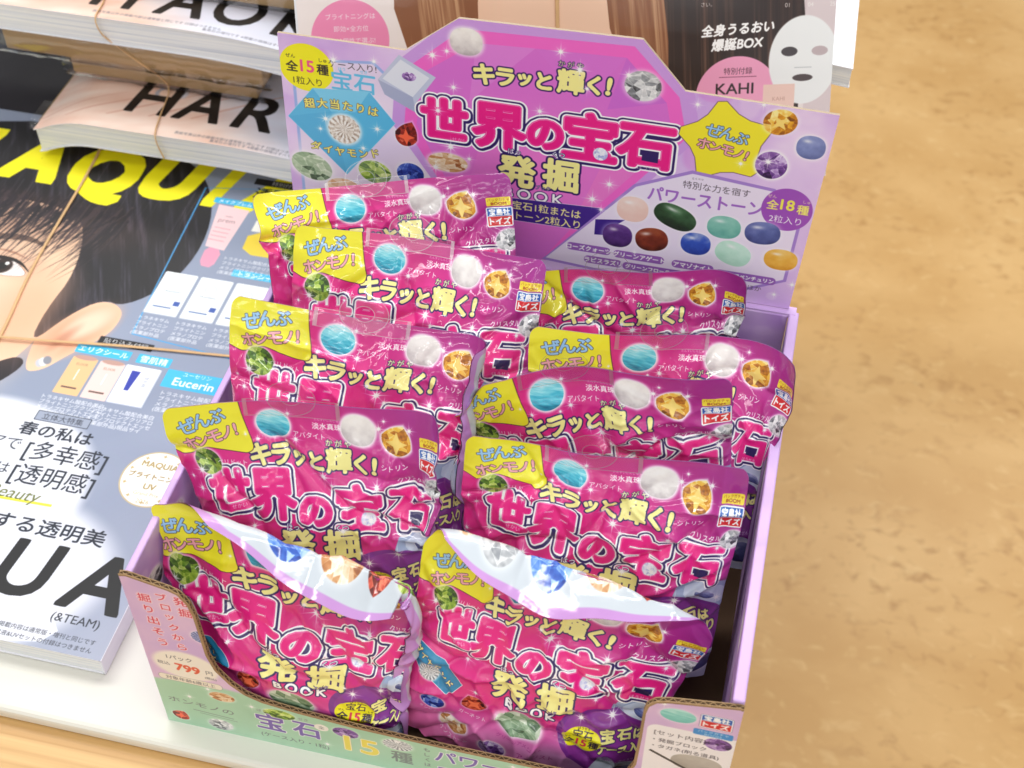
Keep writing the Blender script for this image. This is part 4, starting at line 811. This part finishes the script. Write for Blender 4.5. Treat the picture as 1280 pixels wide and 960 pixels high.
def place(u, v, hh, ps, wt, curls, gt=.24):
    x, y, z, yaw, lean, roll = ps
    r = np.array([math.cos(yaw), math.sin(yaw), 0]); b = np.array([-math.sin(yaw), math.cos(yaw), 0]); up = b*math.sin(lean)+np.array([0, 0, 1])*math.cos(lean)
    r2 = r*math.cos(roll)-up*math.sin(roll); u2 = up*math.cos(roll)+r*math.sin(roll); n = np.cross(r2, u2)
    t_ = 2*u-1; gv = np.clip((v-.08)/.5, 0, 1); gv = gt*gv*gv*(3-2*gv); X = .5*(t_-gv*np.abs(t_)**4*t_)*PW; Y = -v*PW; N = hh.copy()
    for cc in curls:
        u0, v0, a, bb, rho, thm = cc[:6]; bow = cc[6] if len(cc) > 6 else 0
        l = math.hypot(a, bb); a, bb = a/l, bb/l; thm = R_(thm); s = ((u-u0)*a+(v-v0)*bb+bow*(np.sin(np.pi*np.clip(u, 0, 1))+.20*np.sin(9*u+1)+.08*np.sin(23*u)))*PW; k = s > 0; s = np.where(k, s, 0)
        th = np.minimum(s/rho, thm); rest = np.maximum(s-rho*thm, 0)
        al = (rho-N)*np.sin(th)+rest*np.cos(th); nn = rho-(rho-N)*np.cos(th)+rest*np.sin(th)
        X = X+np.where(k, (al-s)*a, 0); Y = Y-np.where(k, (al-s)*bb, 0); N = np.where(k, nn, N)
    for (cu, cv_, dx, dy) in wt:
        g = np.exp(-((u-cu)**2+(v-cv_)**2)/(2*.22**2)); X = X+g*dx*1e-3; Y = Y+g*dy*1e-3
    P = np.array([x, y, z])+X[:, None]*r2+Y[:, None]*u2+N[:, None]*n
    zl = np.clip((.160-P[:, 2])/.02, 0, 1)
    xc = np.clip(P[:, 0], .0065, .3315); P[:, 0] = P[:, 0]*(1-zl)+xc*zl
    lip = np.clip((.150-P[:, 2])/.02, 0, 1); yc = np.maximum(P[:, 1], .0016); P[:, 1] = P[:, 1]*(1-lip)+yc*lip
    P[:, 1] = np.minimum(P[:, 1], .2855+np.clip(P[:, 2]-h, 0, 1)*.08); P[:, 2] = np.maximum(P[:, 2], .0046)
    return P
def outline(U, V, r=.045):
    k = np.where(V < r, (.5-r+np.sqrt(np.clip(r*r-(r-V)**2, 0, None)))/.5, 1.0)
    k = k*(1-.05*np.clip((V-.5)/.5, 0, 1)**2)
    return .5+(U-.5)*k
def make_pouch(key, label, curls, sd, tab=True, tabu=.45, ext=0, sk=1.0):
    ps, wt = POSES[key]; P0 = np.array(ps[:3])
    root = empty('pouch', tuple(place(np.array([.5]), np.array([PHV]), np.array([0.]), ps, wt, [])[0]), label, 'snack-style pouch' if False else 'pouch', 'pink pouches in the display box')
    gt = {'L5': .24, 'L4': .13, 'L3': .09, 'R5': .07}.get(key, .05)
    n = 150; uu, vv = np.meshgrid(np.linspace(0, 1, n+1), np.linspace(0, 1, n+1)); vv = vv**1.15*PHV+.004
    U = outline(uu.ravel(), vv.ravel()); V = vv.ravel(); ed = np.clip(np.minimum(np.minimum(uu.ravel(), 1-uu.ravel()), (PHV-V)/PHV+.02)*14, 0, 1); ed = ed*np.clip(V*10, .2, 1)
    ex = ext*np.sin(np.pi*uu.ravel()**sk)**.7*np.clip(1-V/.25, 0, 1); w = wrinkle(U, V, sd); B = bulge(uu.ravel(), V/PHV); V = V-ex
    hf = .0145*B+w+.00035*ed+.0003
    hb = -.010*B+w*(1-np.clip((B)*1.3, 0, 1))-.00035*ed-.0003
    uvf = np.stack([(U-A_front.x0)/(A_front.x1-A_front.x0), (-V-A_front.y0)/(A_front.y1-A_front.y0)], 1)
    uvb = np.stack([1-U, 1-(V+ex)-.012], 1)
    mk('front_film', place(U, V, hf, ps, wt, curls, gt), gridf(n, n, True), M_pf, root, uv=uvf, smooth=True)
    mk('back_film', place(U, V, hb, ps, wt, curls, gt), gridf(n, n, False), M_pb, root, uv=uvb, smooth=True)
    if tab:                                          # clear hang tab stuck across the top edge
        vs = []; fs = []; mi = []
        cu, cv_ = tabu, -.030; na = 40
        rings = ((.030, 0), (.0325, 0), (.074, 0), (.0765, 0))
        for rr, _ in rings:
            for k in range(na): a = 2*math.pi*k/na; vs.append((cu+rr*1.15*math.cos(a), cv_+.012-rr*math.sin(a)*.92, -.0011 if False else .0012))
        for q in range(3):
            for k in range(na): k2 = (k+1) % na; fs.append((q*na+k, q*na+k2, (q+1)*na+k2, (q+1)*na+k)); mi.append(0 if q == 1 else 1)
        s0 = len(vs); nu = 24; rows = (-.016, -.0135, .0515, .054)
        for r_ in rows:
            for i in range(nu+1): vs.append((cu-.17+.34*i/nu, r_, .0017))
        for q in range(3):
            for i in range(nu): a = s0+q*(nu+1)+i; fs.append((a, a+1, a+nu+2, a+nu+1)); mi.append(0 if (q == 1 and 0 < i < nu-1) else 1)
        A = np.array(vs); hh = A[:, 2]+wrinkle(A[:, 0], np.clip(A[:, 1], 0, 1), sd)+.0006
        mk('hang_tab', place(A[:, 0], A[:, 1], hh, ps, wt, curls), fs, [M_clear, M_rim], root, smooth=True, mi=mi)
    return root
make_pouch('L1', 'rearmost pouch on the left, tilted up to the right against the header card', [(.12, .1, -1, .1, .02, 40)], 1)
make_pouch('L2', 'second pouch from the back on the left, its publisher box beside the rear right pouch', [], 2)
make_pouch('L3', 'third pouch from the back on the left, its right corner curled forward', [(.82, .1, 1, -.15, .010, 115)], 3)
make_pouch('L4', 'fourth pouch from the back on the left, its yellow corner hanging over the left wall', [(.86, .2, 1, 0, .035, 35)], 4)
make_pouch('L5', 'front left pouch with its top folded forward, standing behind the green lip', [(0, .01, .05, -1, .004, 125, -.03), (.89, .2, 1, -.08, .007, 105)], 5, tab=False, ext=.21, sk=1.9)
make_pouch('R1', 'rearmost pouch on the right, below the power stone panel of the header', [(.84, .2, 1, -.2, .035, 55)], 6)
make_pouch('R2', 'second pouch from the back on the right, its curled corner touching the right wall', [(.76, .2, 1, -.1, .030, 72)], 7)
make_pouch('R3', 'third pouch from the back on the right, flat with a folded yellow corner', [(.10, .07, -1, -.9, .008, 120)], 8)
make_pouch('R4', 'fourth pouch from the back on the right, its corner sticking out above the dark gap', [], 9)
make_pouch('R5', 'front right pouch with its top rolled forward showing the stones on its back', [(0, .0, -.02, -1, .004, 125, -.045)], 10, tab=False, ext=.29)

# ------------------------------------------------------------------ magazines
def magazine(name_label, cv, mat, x0, x1, y0, y1, z0, z1, label, nx=40, curl=None, group=None, spine=None):
    """cover sheet over a block of pages; curl(x) lifts the block (layout units)"""
    curl = curl or (lambda x: 0*x)
    root = empty('magazine', ((x0+x1)/2, (y0+y1)/2, z0), label, 'magazine', group)
    xs = np.linspace(x0, x1, nx+1); c = curl(xs)
    def slab(nm, za, zb, ya, yb, xa, xb, m, uvf=None, mats=None):
        X = np.linspace(xa, xb, nx+1); C = curl(X); v = []
        for z in (za, zb):
            for y in (ya, yb):
                for i in range(nx+1): v.append((X[i], y, z+C[i]))
        k = nx+1; f = []; mi = []
        for i in range(nx):
            a, b_, c_, d_ = i, i+k, i+2*k, i+3*k
            f += [(a, b_, b_+1, a+1), (c_, c_+1, d_+1, d_), (a, a+1, c_+1, c_), (b_, d_, d_+1, b_+1)]; mi += [1, 0, 1, 1]
        f += [(0, 2*k, 3*k, k), (nx, nx+k, nx+3*k, nx+2*k)]; mi += [1, 1]
        if uvf: return mk(nm, v, f, mats, root, uv=uvf(v), mi=mi)
        return mk(nm, v, f, m, root)
    slab('page_block', z0+.0008, z1-.0009, y0+.0012, y1-.001, x0+.002, x1-.0012, M_page)
    slab('cover', z1-.0008, z1, y0, y1, x0, x1, None, lambda v: cv.uv([((p[0])*1000, (p[1])*1000) for p in v]), [mat, M_white])
    slab('back_cover', z0, z0+.0007, y0, y1, x0, x1, M_white)
    mk('spine', *box(x1-.0011, x1+.0004, y0, y1, z0+.0002+float(curl(np.array([x1]))[0]), z1-.0002+float(curl(np.array([x1]))[0])), M_white, root)
    return root
M_white = plain('white glossy paper', 'e9e9ee', .3, coat=.4)
magazine('m', A_mag, M_mag, -.400, -.0515, .0175, .531, .0006, .0165, 'beauty magazine with yellow title and close-up face, lying left of the display box')
mm = bpy.data.objects['spine']; 
# stack of magazines and wrapped supplement boxes behind it
def shifted(txt, xs, tw, x0, x1, y0, seed, **k):
    c = hand_art(txt, xs, x0, x1, tw, seed=seed, **k); c.y0 = y0; c.y1 = y0+130; return c
A_h1 = shifted('HARU', (-240, -197, -144, -98), (36, 40, 34, 30), -330, -50, 475, 1, cap=44, base=28)
A_h2 = shifted('HAOK', (-268, -212, -166, -110), (34, 40, 40, 34), -470, -60, 517, 2, cap=44, base=18)
M_h1 = printed('hand cover low', A_h1, .4, .4, .15); M_h2 = printed('hand cover high', A_h2, .4, .4, .15)
magazine('h1', A_h1, M_h1, -.315, -.052, .476, .62, .036, .060, 'magazine with fingers and a ring on its cover, lower one of the rear stack', curl=lambda x: -.014*np.clip((-.262-x)/.05, 0, 1)**2-.008*np.clip((x+.150)/.1, 0, 1)**2, group='magazines with fingers on the cover')
magazine('h2', A_h2, M_h2, -.470, -.055, .517, .66, .115, .140, 'magazine with fingers on its cover, upper one of the rear stack', curl=lambda x: -.014*np.clip((x+.185)/.13, 0, 1)**2, group='magazines with fingers on the cover')
def supply(x0, x1, y0, y1, z0, z1, label):
    root = empty('cardboard_box', ((x0+x1)/2, (y0+y1)/2, z0), label, 'cardboard box', 'wrapped supplement boxes')
    bevel(mk('box_body', *box(x0+.003, x1-.003, y0+.003, y1-.003, z0+.0012, z1-.0012), M_box, root), .0015)
    n = 26; V = []; F = []                      # crinkled clear wrap round the box
    g = np.random.default_rng(int(abs(x0)*1e4)); sx = np.linspace(x0-.003, x1+.005, n+1)
    prof = [(y0+.03, z1+.0004), (y0+.004, z1+.0006), (y0-.001, z1-.001), (y0-.0022, (z0+z1)/2), (y0-.001, z0+.001), (y0+.004, z0-.0004)]
    for (y, z) in prof:
        for x in sx: V.append((x, y-.0025*(g.random()-.3), z+.0006*(g.random()-.5)))
    mk('plastic_wrap', V, gridf(n, len(prof)-1), M_wrap, root, smooth=True)
    return root
supply(-.330, -.050, .500, .640, .0168, .0352, 'flat brown box under the lower magazine of the rear stack')
supply(-.307, -.130, .538, .66, .0612, .0845, 'thin brown supplement box in clear wrap on the lower magazine')
supply(-.358, -.117, .526, .66, .0850, .1140, 'wide brown supplement box in crinkled wrap under the upper magazine')
supply(-.470, -.086, .559, .68, .1410, .1700, 'brown box at the top of the rear stack')
# dark magazine added to stand in for the shaded gap at far left
magazine('dk', A_mag, M_dark, -.62, -.328, .5335, .70, .0006, .012, 'dark magazine added in place of the shadowed gap at the far left edge')
for nm in ('page_block',): pass
# magazine on a rack behind the header
yaw, lean = R_(17), R_(25); r_ = np.array([math.cos(yaw), math.sin(yaw), 0]); b_ = np.array([-math.sin(yaw), math.cos(yaw), 0]); up_ = b_*math.sin(lean)+np.array([0, 0, 1])*math.cos(lean); n_ = np.cross(r_, up_)
def TR(x, y, z): return tuple(np.array([.30, .44, .20])+r_*x-n_*y+up_*z)
rm = empty('magazine', TR(-.14, 0, -.05), 'magazine with a long-haired woman and a white face mask standing behind the header', 'magazine')
def slabR(nm, x0, x1, z0, z1, y0, y1, mats, uvon=False, parent=None):
    v = [TR(x, y, z) for z in (z0, z1) for y in (y0, y1) for x in (x0, x1)]; raw = [(x*1000, z*1000) for z in (z0, z1) for y in (y0, y1) for x in (x0, x1)]
    f = [(0, 2, 3, 1), (4, 5, 7, 6), (0, 1, 5, 4), (2, 6, 7, 3), (0, 4, 6, 2), (1, 3, 7, 5)]
    mk(nm, v, f, mats, parent or rm, uv=A_rear.uv(raw) if uvon else None, mi=[1, 1, 0, 1, 1, 1] if uvon else None)
slabR('cover', -.322, .0405, -.050, .125, 0, .0008, [M_rear, M_white], True); slabR('page_block', -.320, .039, -.049, .124, .0011, .016, M_page); slabR('spine', -.3235, -.3212, -.050, .125, .0009, .0165, M_white)
# thick magazine lying on its back further behind, seen past the right edge
m2 = empty('magazine', (.27, .40, .19), 'thick white magazine sticking out at the right behind the face mask cover', 'magazine')
q = [(.325, .437), (.352, .432), (.352, .80), (.325, .80)]
q = [(.24, .502), (.3500, .485), (.3455, .76), (.24, .77)]
def prism(nm, q, z0, z1, m, p):
    v = [(x, y, z0) for x, y in q]+[(x, y, z1) for x, y in q]; f = [(3, 2, 1, 0), (4, 5, 6, 7)]+[(i, (i+1) % 4, (i+1) % 4+4, i+4) for i in range(4)]; return mk(nm, v, f, m, p)
prism('page_block', q, .1952, .2090, M_page, m2); prism('cover', [(a+(.0006 if a > .3 else 0), b-.0008) for a, b in q], .2092, .2102, M_white, m2)
prism('back_cover', [(a+(.0006 if a > .3 else 0), b-.0008) for a, b in q], .1940, .1950, M_white, m2)
rk = empty('display_rack', (0.1, .75, 0), 'grey rack holding up the magazines behind the header', 'rack')
mk('rack_panel', *box(-.05, .31, .60, .605, 0, .185), M_grey, rk); mk('rack_shelf', *box(-.05, .318, .50, .70, .186, .1935), M_grey, rk)

# ------------------------------------------------------------------ rubber bands
def band(P, label, w=.0013, t=.0006):
    v, f = tube(smoothpath(P, 6), w, t, 8); return tag(mk('rubber_band', v, f, M_rubber, smooth=True), label, 'rubber band')
band([(-.300, .531, .0175), (-.271, .507, .0176), (-.258, .349, .0176), (-.246, .263, .0178), (-.236, .15, .0176), (-.226, .0165, .0172), (-.2255, .0160, .009), (-.226, .017, .0004)], 'tan rubber band running lengthwise over the face on the magazine')
band([(-.401, .250, .0100), (-.400, .250, .0175), (-.246, .263, .0192), (-.150, .277, .0180), (-.069, .286, .0176), (-.0512, .2875, .0170), (-.0500, .288, .010), (-.0515, .288, .0006)], 'tan rubber band stretched across the magazine above the sample packets')
band([(-.196, .4745, .0155+.022), (-.200, .4745, .060), (-.206, .500, .0612), (-.212, .534, .0625), (-.2130, .528, .080), (-.229, .5225, .098), (-.244, .520, .113), (-.252, .5155, .126), (-.2545, .5160, .1400), (-.2565, .535, .1412), (-.262, .560, .1412)], 'pale rubber band round the rear stack of magazines and boxes')
band([TR(-.150, -.0008, .126), TR(-.149, -.0010, .07), TR(-.149, -.0010, -.02), TR(-.148, -.0010, -.052)], 'thin rubber band down the middle of the long-haired cover')
